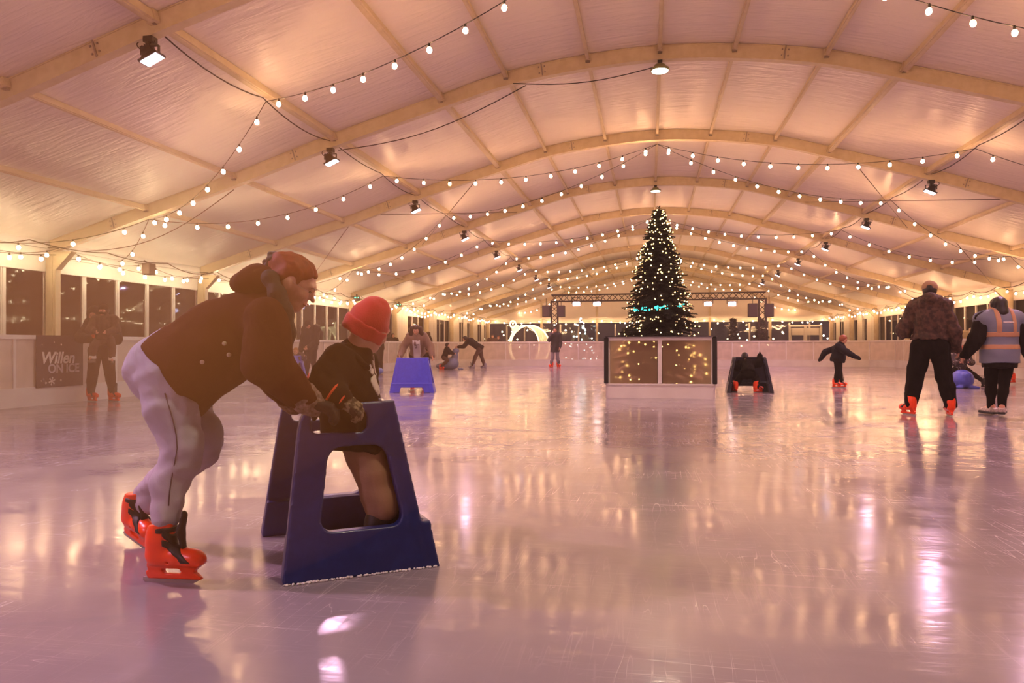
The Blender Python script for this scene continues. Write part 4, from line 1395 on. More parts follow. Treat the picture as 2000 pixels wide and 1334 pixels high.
# ------------------------------------------------------------------ the boy in the aid
M_REDHAT = mat('red_knit_hat', 'C8281A', rough=.85, bump=(140, .5, .004), sheen=.3)
M_BOYJ = mat('black_green_jacket', '15140F', rough=.92, spec=.15, bump=(24, .35, .01))
M_TAN = mat('tan_trousers', '9C765A', rough=.85, noise=(7, '86644A', .35, .7), bump=(40, .3, .006))
M_CAMO = mat('camouflage_knit', '2A2416', rough=.9, noise=(38, '8A7656', .46, .56), bump=(120, .5, .004))
M_NEON = mat('neon_orange_trim', 'FF5A1E', rough=.6)
M_PRINT = mat('pale_print', 'CFC2AE', rough=.7, noise=(30, '7E6E60', .55, .75))
def boy():
    base = Vector((-1.5, 3.36, 0))
    e = empty('person', base, 0, 'boy in a red knitted hat and black jacket, standing inside the nearest skating aid', 'person', 'people on the ice')
    def L(u, v, Y): return V3(W(u, v, Y) - base)
    def Dr(du, dv, dy):
        r = CAM_R.to_3x3() @ Vector((du, -dv, 0)); return V3(r + Vector((0, dy, 0)))
    nsh, fsh = L(660, 708, 3.20), L(704, 706, 3.46)
    nel, fel = L(638, 755, 3.12), L(706, 765, 3.52)
    nwr, fwr = L(667, 779, 3.10), L(720, 800, 3.60)
    nhip, fhip = L(698, 850, 3.30), L(708, 848, 3.40)
    nkn, fkn = L(728, 925, 3.28), L(740, 925, 3.42)
    nan, fan = L(745, 1005, 3.28), L(757, 1000, 3.42)
    pel, che, nek = L(694, 828, 3.33), L(688, 728, 3.32), L(702, 672, 3.32)
    hc = L(724, 641, 3.33); hf = Dr(.66, .40, .95); hu = Dr(.40, -.9, .06)
    hs = .215
    s = SDF()
    s.limb(pel, che, .08, .075, k=.03); s.limb(che, nek, .065, .045, k=.03); s.limb(nsh, fsh, .045, k=.03)
    s.chain([nsh, nel, nwr], [.04, .034, .026]); s.chain([fsh, fel, fwr], [.04, .034, .026])
    s.limb(nhip, fhip, .08, k=.04); s.limb((nhip + fhip) / 2, pel, .09, .1, k=.04)
    s.chain([nhip, nkn, nan], [.068, .05, .035]); s.chain([fhip, fkn, fan], [.068, .05, .035])
    for a in (nan, fan): s.limb(a, a * V3(1, 1, 0) + V3(0, 0, .13), .03, .028)
    R = add_head(s, hc, hf, hu, hs, nek, .27, ears=False)
    hnd, hnn = Dr(.80, .55, .02), Dr(-.45, .75, .35)
    add_hand(s, nwr, hnd, hnn, .135, .8, thumb=1); add_hand(s, fwr, Dr(.8, .5, 0), Dr(-.4, .8, -.3), .135, .8, thumb=-1)
    s.build('body', M_SKIN, e, .0075)
    r, f, u = R[:, 0], R[:, 1], R[:, 2]
    face_parts(e, hc, R, hs)
    # a little fringe under the hat
    q = SDF(); q.ell(hc + u * hs * .06 - f * hs * .03, (hs * .335, hs * .405, hs * .40), R, k=.02)
    q.box(hc - u * hs * .50, (hs, hs, hs * .40), R, rad=.01, mode='-', k=.01)
    q.plane(hc - u * hs * .06, u, .01); q.noise(.004, 90, 3, (1, 1, .3))
    q.build('hair', mat('fair_hair', '9C7A52', rough=.6), e, .006)
    # knitted hat with a turned-up band
    up2 = Dr(.52, -.85, -.02); up2 /= np.linalg.norm(up2)
    Rh = frame_R(np.cross(up2, np.cross(hf, up2)), up2)
    hcen = L(722, 624, 3.33)
    h_ = SDF()
    h_.ell(hcen - up2 * .012, (.094, .101, .100), Rh, k=.03)
    h_.ell(hcen + up2 * .062 + Rh[:, 1] * .004, (.062, .066, .046), Rh, k=.04)
    h_.ell(hcen + up2 * .098, (.022, .024, .014), Rh, k=.035)
    h_.plane(hcen - up2 * .055, -up2, .006)
    h_.noise(.003, 38, 12)
    ho = h_.build('hat', M_REDHAT, e, .006)
    bd = SDF()
    bd.func(lambda P: np.sqrt(((((P - (hcen - up2 * .052)) @ Rh) * np.array([1, .935, 0])) ** 2).sum(-1)) - .1005 - .004 * np.clip(((P - hcen) @ up2 + .052) / .05, -1, 1),
            hcen - .17, hcen + .17, k=.01)
    bd.plane(hcen - up2 * .018, up2, .012); bd.plane(hcen - up2 * .086, -up2, .012)
    bd.noise(.0022, 50, 5)
    bd.build('hat_band', M_REDHAT, ho, .006)
    # jacket
    axis = V3(nek - pel); axis /= np.linalg.norm(axis)
    lat = V3(fsh - nsh); lat -= axis * (lat @ axis); lat /= np.linalg.norm(lat)
    def jack():
        c = SDF()
        c.limb(L(692, 885, 3.31), L(680, 760, 3.32), .148, .128, k=.04, flat=(lat, 1.12))
        c.limb(L(680, 760, 3.32), L(684, 712, 3.32), .128, .10, k=.04, flat=(lat, 1.1))
        c.limb(L(684, 712, 3.32), L(697, 688, 3.32), .10, .066, k=.04)
        c.limb(nsh, fsh, .066, k=.05)
        return c
    def sleeves(c):
        for a, b, w in ((nsh, nel, nwr), (fsh, fel, fwr)):
            c.chain([a, a * .5 + b * .5, b, b * .5 + w * .5, w], [.082, .080, .074, .064, .048], k=.03)
        return c
    c = jack(); c.plane(L(690, 872, 3.32), (-.1, 0, -1), .012); sleeves(c)
    c.noise(.005, 17, 21); c.noise(.0025, 45, 22)
    c.build('jacket', M_BOYJ, e, .0075)
    cl = SDF(); cl.chain([L(678, 680, 3.24), L(686, 670, 3.32), L(714, 688, 3.42)], [.018, .02, .018], k=.02); cl.chain([L(678, 680, 3.24), L(698, 702, 3.22), L(718, 718, 3.26)], [.018, .016, .014], k=.02)
    cl.build('collar', M_BOYJ, e, .0075)
    # pale picture on the chest: patches lying on the cloth
    for i, (uu, vv, w, h2) in enumerate(((710, 722, .012, .055), (720, 756, .017, .075))):
        p = jack(); p.grow(.007)
        cc = L(uu, vv, 3.2); rq = np.random.default_rng(71 + i)
        K = rq.normal(size=(5, 3)) * 48; ph = rq.uniform(0, 6.28, 5)
        Rr = frame_R(Dr(0, 0, 1), Dr(-.32, -.95, 0))
        def reg(P, cc=cc, Rr=Rr, w=w, h2=h2, K=K, ph=ph):
            q_ = (P - cc) @ Rr
            wob = sum(np.sin(P @ K[j] + ph[j]) for j in range(5)) * .0048
            return (np.sqrt((q_[..., 0] / w) ** 2 + (q_[..., 2] / h2) ** 2) - 1) * w + wob
        p.func(reg, (-9, -9, -9), (9, 9, 9), k=.002, mode='&')
        p.build('chest_print', M_PRINT, e, .006)
    # trousers gathered at the ankle
    t = SDF()
    t.limb(nhip, fhip, .085, k=.05); t.limb((nhip + fhip) / 2, pel, .09, .10, k=.05)
    for hp_, kn, an in ((nhip, nkn, nan), (fhip, fkn, fan)):
        t.chain([hp_, hp_ * .5 + kn * .5, kn, kn * .5 + an * .5, an + V3(0, 0, .06)], [.082, .082, .076, .070, .066], k=.03)
        for dz in (.052, .072, .092): t.limb(an + V3(-.004, 0, dz - .015), an + V3(.004, 0, dz - .015), .071, .071, k=.012)
    t.noise(.004, 26, 31, (1, 1, .8))
    t.build('trousers', M_TAN, e, .0075)
    # gloves: camouflage knit with neon bands
    for w_, d_, n_, t_, el_ in ((nwr, hnd, hnn, 1, nel), (fwr, Dr(.8, .5, 0), Dr(-.4, .8, -.3), -1, fel)):
        g = SDF(); add_hand(g, w_ + V3(0, 0, 0), d_, n_, .15, .8, thumb=t_, grow=.008, k=.006)
        go = g.build('glove', M_CAMO, e, .005)
        ad = V3(d_); ad /= np.linalg.norm(ad)
        k_ = SDF(); k_.limb(w_ - ad * .045, w_ + ad * .008, .050, .043, k=.004)
        k_.build('cuff', M_CAMO, go, .005)
        for off, rr in ((-.046, .0535), (.008, .046)):
            cpt = w_ + ad * off; a1 = np.cross(ad, V3(0, 1, .2)); a1 /= np.linalg.norm(a1); a2 = np.cross(ad, a1)
            MB().tube([cpt + (a1 * math.cos(q_) + a2 * math.sin(q_)) * rr for q_ in np.linspace(0, 2 * PI, 25)[:-1]], .0055, 6, closed=True).build('neon_band', M_NEON, go)
    for an, off in ((nan, 0), (fan, 0)):
        put_skate(e, (an[0], an[1], 0), (.85, .52, 0), .9, M_BOOTBLK)
        bt = SDF(); bt.limb((an[0], an[1], .2), (an[0] - .006, an[1], an[2] + .02), .056, .062, k=.01)
        bt.build('boot_cuff', M_BOOTBLK, e, .0075)
    return e
BOY = boy()
# ------------------------------------------------------------------ the tree in its boarded pen
TREE = Vector((0.0, 15.38, 0))
M_BARK = mat('tree_bark', '3A2A1C', rough=.9, bump=(30, .7, .02))
M_NEEDLE = mat('fir_needles', '110F08', rough=.75, noise=(4, '1A1A0E', .35, .7))
def fir(loc, H, R0, zlow, seed, label, nb, lean=1.0, group=None, mat_n=None, needle=.055, lights=0, name='christmas_tree', tiers=None):
    r = np.random.default_rng(seed)
    e = empty(name, loc, 0, label, 'tree', group)
    MB().tube([(0, 0, 0), (0, 0, H * .5), (0, 0, H - .06)], [R0 * .09, R0 * .055, .012], 8).build('trunk', M_BARK, e)
    V = []; T = []; n = 0
    tips = []
    for i in range(nb):
        t = r.uniform(0, 1) ** .8                             # 0 low .. 1 top
        z = zlow + (H - zlow - .08) * t
        ph = r.uniform(0, 2 * PI)
        rad = R0 * ((1 - t) ** .75 * .96 + .06) * r.uniform(.72, 1.06)
        d = np.array([math.cos(ph), math.sin(ph), r.uniform(-.28, .16)]); d /= np.linalg.norm(d)
        p0 = np.array([0, 0, z]) + d * rad * .15
        L = rad * .88
        side = np.array([-math.sin(ph), math.cos(ph), 0])
        m = max(5, int(L / (needle * .42)))
        for j in range(m):
            f = (j + .7) / m
            c = p0 + d * L * f + np.array([0, 0, -.12 * L * f * f])
            tw = needle * 2.4 * (1.15 - f * .75)
            for sg in (-1, 1):
                q = side * sg * r.uniform(.6, 1) + d * r.uniform(.35, .9) + np.array([0, 0, r.uniform(-.35, .35)])
                q /= np.linalg.norm(q)
                w = np.cross(q, [0, 0, 1.0]); w = w / (np.linalg.norm(w) + 1e-6) * needle * .17
                w2 = np.cross(q, w); w2 = w2 / (np.linalg.norm(w2) + 1e-6) * needle * .17
                tip = c + q * tw
                V += [c + w, c - w, tip, c + w2, c - w2]
                T += [(n, n + 1, n + 2), (n + 3, n + 4, n + 2)]; n += 5
        tips.append(p0 + d * L * r.uniform(.8, 1.0) + np.array([0, 0, -.08 * L]))
    # leader
    for k in range(26):
        ph = r.uniform(0, 6.28); z = H - r.uniform(.0, .22)
        q = np.array([math.cos(ph), math.sin(ph), .7]); c = np.array([0, 0, z]); w = np.array([-math.sin(ph), math.cos(ph), 0]) * .012
        V += [c + w, c - w, c + q * .085]; T.append((n, n + 1, n + 2)); n += 3
    tag(link('foliage', np_mesh('foliage', np.array(V), tris=T, smooth=False), mat_n or M_NEEDLE, e), kind='stuff')
    return e, tips
tree, tips = fir(TREE, 3.80, 1.0, .18, 5, 'tall dark fir covered in warm white lights, in the boarded pen', 1150, needle=.06)
def blob_mesh(pts, r, name, n=6):
    b = MB().ball((0, 0, 0), 1.0, n)
    bv = np.array(b.v); V = []; F = []
    for i, p in enumerate(pts):
        V.append(bv * r + np.array(p)); F += [tuple(k + i * len(bv) for k in f) for f in b.f]
    me = bpy.data.meshes.new(name); me.from_pydata(np.concatenate(V).tolist(), [], F); me.update()
    return me
M_FAIRY = glow('fairy_light', (1.0, .58, .18), 11.0)
rr = np.random.default_rng(11)
sel = [t for t in tips if True]
rr.shuffle(sel)
lit = []
for t in sel[:480]:
    p = np.array(t); d = p.copy(); d[2] = 0
    p = p + d / (np.linalg.norm(d) + 1e-6) * .035 + rr.normal(size=3) * .015
    lit.append(p)
tag(link('fairy_lights', blob_mesh(lit, .0125, 'fairy_lights', 5), M_FAIRY, tree), kind='stuff')
wr = MB()
hz = np.linspace(.3, 3.7, 260)
wr.tube([(math.cos(q * 9) * (.9 * ((1 - (q - .2) / 3.6) ** .75) + .05) * .9, math.sin(q * 9) * (.9 * ((1 - (q - .2) / 3.6) ** .75) + .05) * .9, q) for q in hz], .004, 4)
wr.build('light_cable', M_CABLE, tree)
M_TEAL = glow('teal_lamp', (.05, .75, .62), 2.2)
_tg = random.Random(8)
for x, z, w in ((-.44, 1.70, .05), (-.26, 1.71, .08), (.10, 1.735, .10), (.40, 1.76, .07), (-.06, 1.72, .03)):
    y = -math.sqrt(max(.05, .74 ** 2 - x * x)); mb = MB()
    for k in range(9): mb.ball((x + _tg.uniform(-w, w), y + _tg.uniform(-.03, .03), z + _tg.uniform(-.035, .035)), _tg.uniform(.007, .02), 5)
    tag(mb.build('teal_lamp', M_TEAL, tree), kind='stuff')

pen = empty('tree_pen', (0, 15.38, 0), 0, 'square white pen with clear panels and black corner pads around the lit fir', 'barrier')
def blurred_panel(name):
    m = bpy.data.materials.new(name); m.use_nodes = True
    nt = m.node_tree; nt.nodes.clear(); L = nt.links.new
    o = nt.nodes.new('ShaderNodeOutputMaterial')
    t = nt.nodes.new('ShaderNodeBsdfTransparent'); t.inputs[0].default_value = (.95, .9, .84, 1)
    rf = nt.nodes.new('ShaderNodeBsdfRefraction'); rf.inputs['IOR'].default_value = 1.15; rf.inputs['Roughness'].default_value = .42; rf.inputs[0].default_value = (1, .95, .88, 1)
    d = nt.nodes.new('ShaderNodeBsdfPrincipled'); d.inputs['Base Color'].default_value = lin('D8B48C'); d.inputs['Roughness'].default_value = .2
    m1 = nt.nodes.new('ShaderNodeMixShader'); m1.inputs[0].default_value = .55
    m2 = nt.nodes.new('ShaderNodeMixShader'); m2.inputs[0].default_value = .22
    L(t.outputs[0], m1.inputs[1]); L(rf.outputs[0], m1.inputs[2]); L(m1.outputs[0], m2.inputs[1]); L(d.outputs[0], m2.inputs[2]); L(m2.outputs[0], o.inputs[0])
    return m
M_CLEAR = blurred_panel('clear_panel')
HP = .985
for k in range(4):
    Rk = Matrix.Rotation(k * PI / 2, 4, 'Z')
    def pl(mb, name, m):
        me = mb.mesh(name)
        o = link(name, me, m, pen); o.matrix_local = Rk; return o
    pl(MB().box((0, -HP, .13), (2 * HP - .02, .06, .26)).box((0, -HP - .012, .26), (2 * HP, .06, .03)), 'kick_plate', M_BOARD)
    pl(MB().box((0, -HP, 1.115), (2 * HP - .05, .06, .05)).box((0, -HP, 1.15), (2 * HP, .085, .025)), 'top_rail', M_BOARD)
    pl(MB().box((0, -HP, .69), (.075, .05, .82)), 'board_post', M_BOARD)
    for s in (-1, 1):
        pl(MB().box((s * (HP / 2), -HP, .68), (HP - .09, .012, .82)), 'clear_panel', M_CLEAR)
        pl(MB().box((s * (HP - .02), -HP + .02, .68), (.07, .05, .82)), 'board_post', M_BOARD)
for sx in (-1, 1):
    for sy in (-1, 1):
        MB().box((sx * (HP + .02), sy * (HP + .02), .715), (.085, .085, .88)).build('corner_pad', M_BLACK, pen, bevel=.012)
MB().box((0, -1.03, 1.168), (2.05, .09, .012)).build('rail_cap', M_BLACK, pen)

# ------------------------------------------------------------------ stage truss with lamps and loudspeakers
M_TRUSS = mat('dark_truss', '3A2C28', rough=.45, metal=.5)
TY = 40.0
def at(u, v, Y): return W(u, v, Y)
tl, tr_, = at(1083, 580, TY), at(1489, 580, TY)
tz = (tl.z + tr_.z) / 2
truss = empty('lighting_truss', ((tl.x + tr_.x) / 2, TY, 0), 0, 'dark goalpost truss standing behind the end boards and the tree', 'truss')
hw = (tr_.x - tl.x) / 2
def truss_run(a, b, w=.34, n=20):
    mb = MB(); a, b = Vector(a), Vector(b); d = (b - a).normalized()
    u = Vector((0, 1, 0)); v = d.cross(u).normalized()
    cs = [(u * sx + v * sy) * w / 2 for sx, sy in ((-1, -1), (1, -1), (1, 1), (-1, 1))]
    for c in cs: mb.tube([a + c, b + c], .032, 6)
    for i in range(n):
        p, q = a.lerp(b, i / n), a.lerp(b, (i + 1) / n)
        for k in range(4):
            c0, c1 = cs[k], cs[(k + 1) % 4]
            mb.tube([p + (c0 if i % 2 else c1), q + (c1 if i % 2 else c0)], .019, 4, cap=False)
    return mb
truss_run((-hw - .15, 0, tz), (hw + .15, 0, tz), n=34).build('cross_truss', M_TRUSS, truss)
for s in (-1, 1):
    truss_run((s * hw, 0, .04), (s * hw, 0, tz - .13), n=11).build('upright', M_TRUSS, truss)
    MB().box((s * hw, 0, .02), (.8, .8, .04)).build('base_plate', M_TRUSS, truss)
for i, (u, nm) in enumerate(((1126, 'outermost'), (1166, 'innermost'), (1383, 'innermost'), (1430, 'outermost'))):
    p = at(u, 593, TY - .2)
    e = empty('stage_lamp', (p.x, TY - .2, p.z), 0, 'bright pinkish white lamp under the truss, %s of the two %s of the tree' % (nm, 'left' if u < 1280 else 'right'), 'lamp', 'lamps under the stage truss')
    MB().box((0, .06, 0), (.38, .12, .25)).bar((-.25, .06, 0), (-.25, .06, .32), .03, .03, (0, 1, 0)).bar((.25, .06, 0), (.25, .06, .32), .03, .03, (0, 1, 0)).bar((-.26, .06, .32), (.26, .06, .32), .03, .03).build('housing', M_BLACK, e)
    MB().box((0, -.008, 0), (.32, .02, .19)).build('lens', glow('stage_lens', (1.0, .74, .86), 14.0), e)
    ld = bpy.data.lights.new('stage_beam', 'AREA'); ld.shape = 'RECTANGLE'; ld.size = .4; ld.size_y = .24; ld.energy = STAGE_W
    ld.color = (1.0, .66, .86); ld.spread = math.radians(120)
    lo = bpy.data.objects.new('stage_beam', ld); COL.objects.link(lo); lo.parent = e; lo.location = (0, -.03, 0); lo.rotation_euler = (math.radians(62), 0, 0)
M_SPK = mat('dark_speaker', '2A1F1E', rough=.6); M_GRILL = mat('speaker_grille', '362826', rough=.8, bump=(300, .4, .005))
for i, (u, v, w, h, nm) in enumerate(((1067, 608, .42, .62, 'outer loudspeaker hung left of the left truss leg'), (1096, 608, .42, .62, 'inner loudspeaker hung right of the left truss leg'),
                                     (1470, 606, .46, .7, 'inner loudspeaker hung left of the right truss leg'), (1502, 606, .44, .68, 'outer loudspeaker hung right of the right truss leg'))):
    p = at(u, v, TY - .1)
    e = empty('loudspeaker', (p.x, TY - .1, p.z - h / 2), 0, 'dark square ' + nm, 'loudspeaker', 'loudspeakers on the stage truss')
    MB().box((0, 0, h / 2), (w, .34, h)).build('cabinet', M_SPK, e, bevel=.02)
    MB().box((0, -.176, h / 2), (w - .05, .012, h - .06)).build('grille', M_GRILL, e)
    MB().bar((0, 0, h), (0, 0, tz - p.z + h / 2), .03, .03, (0, 1, 0)).build('hanger', M_BLACK, e)

# ------------------------------------------------------------------ lit bauble arch behind the end boards
M_ROPE = glow('rope_light', (1.0, .66, .28), 4.5)
M_NET = glow('net_light', (1.0, .66, .28), 2.0)
ac = at(1030, 676, 38.2)
arch = empty('light_arch', (ac.x, 38.2, 0), math.radians(42), 'glowing walk-through arch shaped like a bauble, behind the end boards', 'light display')
AR, AD = 1.06, .95
def ringp(y, q, r=AR): return (r * math.cos(q), y, .98 + r * math.sin(q))
qs = np.linspace(-.95, PI + .95, 40)
def wid(q): return (.16 + .84 * (math.cos(max(0.0, min(PI, q))) + 1) / 2) * AD      # the band widens from one foot to the other
for sy in (-.5, .5):
    MB().tube([ringp(sy * wid(q), q) for q in qs], .03, 6).build('rope_ring', M_ROPE, arch)
net = MB()
for i in range(len(qs) - 1):
    for j in range(6):
        a0, a1 = -.5 + j / 6, -.5 + (j + 1) / 6
        net.tube([ringp(a0 * wid(qs[i]), qs[i]), ringp(a1 * wid(qs[i + 1]), qs[i + 1])], .011, 3, cap=False)
        net.tube([ringp(a1 * wid(qs[i]), qs[i]), ringp(a0 * wid(qs[i + 1]), qs[i + 1])], .011, 3, cap=False)
tag(net.build('light_net', M_NET, arch), kind='stuff')
qc = math.radians(128)
cx, cz = 1.14 * math.cos(qc), .98 + 1.14 * math.sin(qc)
MB().lathe([(.2, -.12), (.2, .1), (.12, .13)], 12, (cx, 0, cz), Matrix.Rotation(math.radians(-38), 3, 'Y')).build('bauble_cap', M_NET, arch)
lx, lz = 1.42 * math.cos(qc), .98 + 1.42 * math.sin(qc)
MB().tube([(lx + .17 * math.cos(q), .0, lz + .17 * math.sin(q)) for q in np.linspace(0, 2 * PI, 15)[:-1]], .035, 6, closed=True).build('hanging_ring', M_ROPE, arch)

# small lit tree outline outside the far windows, dark firs by the gable
def cone_lights(loc, H, R, n, m, label, r=.05):
    e = empty('lit_tree', loc, 0, label, 'light display')
    MB().tube([(0, 0, 0), (0, 0, H)], [.05, .02], 6).build('pole', M_BLACK, e)
    pts = []
    g = random.Random(5)
    for i in range(n):
        t = g.random(); q = g.random() * 6.28
        pts.append((R * (1 - t) * math.cos(q), R * (1 - t) * math.sin(q), .15 + (H - .15) * t))
    tag(link('lights', blob_mesh(pts, r, 'lights', 5), m, e), kind='stuff')
    mb = MB()
    for q in np.linspace(0, 2 * PI, 9)[:-1]: mb.tube([(R * math.cos(q), R * math.sin(q), 0), (0, 0, H)], .012, 4)
    mb.build('guy_lines', M_CABLE, e)
p = at(1134, 640, 47.0)
cone_lights((p.x, 47.0, 0), 2.75, 1.0, 34, glow('cold_white_light', (.75, 1.0, .95), 9.0), 'cone of cold white lights beyond the end boards, left of the big tree')
for i, (u, v, Y, H, R) in enumerate(((1432, 640, 48.5, 2.75, .62), (1487, 640, 48.0, 2.7, .75), (1221, 640, 48.5, 2.2, .6))):
    p = at(u, v, Y)
    fir((p.x, Y, 0), H, R, .3, 60 + i, ('narrow unlit dark fir by the far windows, between tree and right truss leg', 'broad unlit dark fir behind the right truss leg', 'small unlit dark fir behind the left side of the big tree')[i],
        160, group='unlit firs by the gable', needle=.11, name='potted_fir')

# cases and covered furniture behind the boards on the right
M_CASE = mat('cream_cover', 'D6C2A0', rough=.8, bump=(8, .4, .02))
for i, (x, y, w, h, lab) in enumerate(((11.3, 31.0, .7, 1.55, 'cream covered stack behind the boards, farthest of the five on the right'), (11.3, 28.6, .7, 1.62, 'cream covered stack behind the right boards, second from the far end'),
        (11.3, 26.4, .7, 1.5, 'cream covered stack behind the right boards, middle of the five'), (11.3, 24.2, .7, 1.66, 'cream covered stack behind the right boards, second nearest'),
        (11.3, 22.4, .7, 1.58, 'cream covered stack behind the right boards, nearest to the man in the cap'))):
    e = empty('covered_stack', (x, y, -.01), 0, lab, 'stack', 'covered stacks along the right walkway')
    MB().box((0, 0, h * .28), (w, 1.1, h * .52)).box((0, 0, h * .55), (w + .05, 1.15, .04)).build('lower_case', M_CASE, e, bevel=.03)
    MB().box((0, .02, h * .78), (w * .94, 1.0, h * .42)).build('upper_case', M_CASE, e, bevel=.04)

# ------------------------------------------------------------------ banner on the left boards
M_BAN = mat('navy_banner', '1B2038', rough=.55)
M_LETW = mat('banner_white', 'E6DCD6', rough=.6); M_LETG = mat('banner_grey', 'B4B0B6', rough=.6)
ban = empty('banner', (-10.405, 11.45, .28), PI / 2, 'navy banner with white and grey lettering and snowflakes on the left boards', 'banner')
MB().box((.05, 0, .47), (1.06, .012, .90)).build('sheet', M_BAN, ban)
text_obj('lettering', 'Willen', .285, M_LETW, (-.02, -.012, .52), (PI / 2, 0, 0), ban, .003, .25, .006)
text_obj('lettering', 'ON ICE', .215, M_LETG, (.12, -.012, .335), (PI / 2, 0, 0), ban, .003, 0, .006)
def flake(x, z, r):
    mb = MB()
    for k in range(6):
        q = k * PI / 3 + .3; d = Vector((math.cos(q), 0, math.sin(q)))
        c = Vector((x, -.012, z)); w = max(.008, r * .2)
        mb.bar(c, c + d * r, w, .006, (0, 1, 0))
        for sg in (-.6, .6):
            d2 = Vector((math.cos(q + sg), 0, math.sin(q + sg)))
            mb.bar(c + d * r * .55, c + d * r * .55 + d2 * r * .35, w * .7, .006, (0, 1, 0))
    mb.build('snowflake', M_LETW, ban)
flake(-.15, .125, .075)
for x, z, r in ((-.33, .165, .018), (-.28, .1, .022), (.05, .13, .02), (-.38, .14, .014), (-.1, .80, .012), (.06, .76, .016), (-.36, .76, .012)): flake(x, z, r)

# ------------------------------------------------------------------ small fixtures along the eaves
M_GLED = glow('green_led', (.1, .9, .35), 6.0)
for i, (s, y, nm) in enumerate(((-1, 22.6, 'at the left eave, nearest of the three'), (-1, 27.6, 'at the left eave, middle of the three'), (-1, 32.6, 'at the left eave, farthest of the three'))):
    e = empty('light_controller', (s * 11.45, y, 2.86), 0, 'small black box with green light, ' + nm, 'controller', 'control boxes along the eaves')
    MB().box((0, 0, 0), (.16, .3, .16)).box((.0, 0, .12), (.05, .05, .1)).build('case', M_BLACK, e, bevel=.01)
    MB().box((.084, -.06, .03), (.006, .05, .03)).box((0, -.153, .02), (.07, .006, .04)).build('green_light', M_GLED, e)
e = empty('small_speaker', (-11.5, 15.35, 2.78), 0, 'small grey-brown speaker on the left eave between two windows', 'speaker')
MB().box((0, 0, 0), (.2, .24, .26)).build('cabinet', mat('brown_speaker', '5A463C', rough=.6), e, bevel=.015)
MB().bar((0, 0, .12), (-.12, 0, .2), .03, .03).build('bracket', M_BLACK, e)
# black mains cable swagging along both eaves and along the left lamp purlin
def cable_run(pts, label, r=.011, loc='cable'):
    o = MB().tube(pts, r, 6).build('mains_cable', M_CABLE); return tag(o, label, 'cable', 'black cables under the roof')
def swags(p0, p1, n, sag, wob=.0, seed=0):
    g = random.Random(seed); out = []; p0, p1 = Vector(p0), Vector(p1)
    for i in range(n):
        s_ = sag * g.uniform(.4, 1.3)
        for t in np.linspace(0, 1, 9)[:-1]:
            out.append(p0.lerp(p1, (i + t) / n) - Vector((0, 0, s_ * 4 * t * (1 - t))))
    return out + [p1]
cable_run(swags((-11.42, 7.9, 2.98), (-11.42, 52, 2.95), 22, .13, seed=2), 'black cable swagging along the left eave above the windows')
cable_run(swags((11.42, 7.9, 2.98), (11.42, 52, 2.95), 22, .16, seed=4), 'black cable swagging along the right eave above the windows')
for s, sd in ((-1, 'left'), (1, 'right')):
    for k in range(1, 7):
        y0, y1 = FRAMES[k], FRAMES[k + 1]
        if y0 < 7: continue
        ordn = ('first', 'second', 'third', 'fourth', 'fifth', 'sixth', 'seventh')[k - 2]
        z = roof_z(5.816) - .07
        cable_run(swags((s * 5.87, y0 + .1, z), (s * 5.87, y1 - .1, z), 2, .09, seed=k), 'black cable slung under the %s lamp purlin, %s bay from the camera' % (sd, ordn), .009)
cable_run([Vector(rp(-2.5, 12.72, -.17)).lerp(Vector(rp(-.1, 12.72, -.3)), t) - Vector((0, 0, .12 * math.sin(PI * t))) for t in np.linspace(0, 1, 12)], 'thin black cable drooping to the nearest ridge lamp', .008)
cable_run([Vector(rp(-5.8, 12.9, -.2)).lerp(Vector(rp(-2.3, 12.9, -.19)), t) - Vector((0, 0, .22 * math.sin(PI * t))) for t in np.linspace(0, 1, 14)], 'thin black cable drooping below the first whole frame, left of the ridge', .008)
cable_run([Vector(rp(-7.9, 12.9, -.17)).lerp(Vector((-11.5, 13.4, 2.95)), t) - Vector((0, 0, .32 * math.sin(PI * t))) for t in np.linspace(0, 1, 14)], 'thin black cable drooping from the first whole frame to the left eave', .008)

# lights of the town outside, seen through the windows
M_TOWN = glow('town_light', (1.0, .62, .28), 110.0); M_TOWNW = glow('town_light_white', (1.0, .85, .7), 110.0)
g = random.Random(21)
def town(pts, m, r, label):
    o = link('town_lights', blob_mesh(pts, r, 'town_lights', 4), m); return tag(o, label, 'lights', kind='stuff')
town([(-g.uniform(82, 90), g.uniform(70, 150), g.choice((g.uniform(1, 4), g.uniform(3, 6), g.uniform(1, 11)))) for i in range(130)], M_TOWN, .22, 'distant amber town lights beyond the left windows')
town([(-g.uniform(82, 90), g.uniform(70, 150), g.uniform(1, 12)) for i in range(45)], M_TOWNW, .22, 'distant white town lights beyond the left windows')
town([(g.uniform(60, 80), g.uniform(40, 190), g.uniform(0, 8)) for i in range(60)], M_TOWN, .15, 'distant amber town lights beyond the right windows')
town([(g.uniform(-24, 24), g.uniform(70, 84), g.uniform(.8, 4.0)) for i in range(110)], M_TOWN, .07, 'warm garden lights beyond the far gable windows')
gr = MB().box((0, 60, -.6), (400, 400, .6)).build('ground', mat('dark_ground', '1C1815', rough=.9), kind='structure')
_d = ray(633, 650); _hp = CAM + _d * ((-15.6 - CAM.x) / _d.x)
heart = empty('lit_heart', (-15.6, _hp.y, _hp.z - 1.52), math.radians(32), 'glowing heart outline on a pole outside the left windows', 'light display')
hp = []
for q in np.linspace(0, 2 * PI, 25)[:-1]:
    hp.append((.032 * 16 * math.sin(q) ** 3 * .55, 0, 1.52 + .032 * .55 * (13 * math.cos(q) - 5 * math.cos(2 * q) - 2 * math.cos(3 * q) - math.cos(4 * q))))
MB().tube(hp, .028, 6, closed=True).build('rope_light', M_ROPE, heart)
MB().tube([(0, 0, -.3), (0, 0, 1.25)], .03, 6).build('pole', M_BLACK, heart)
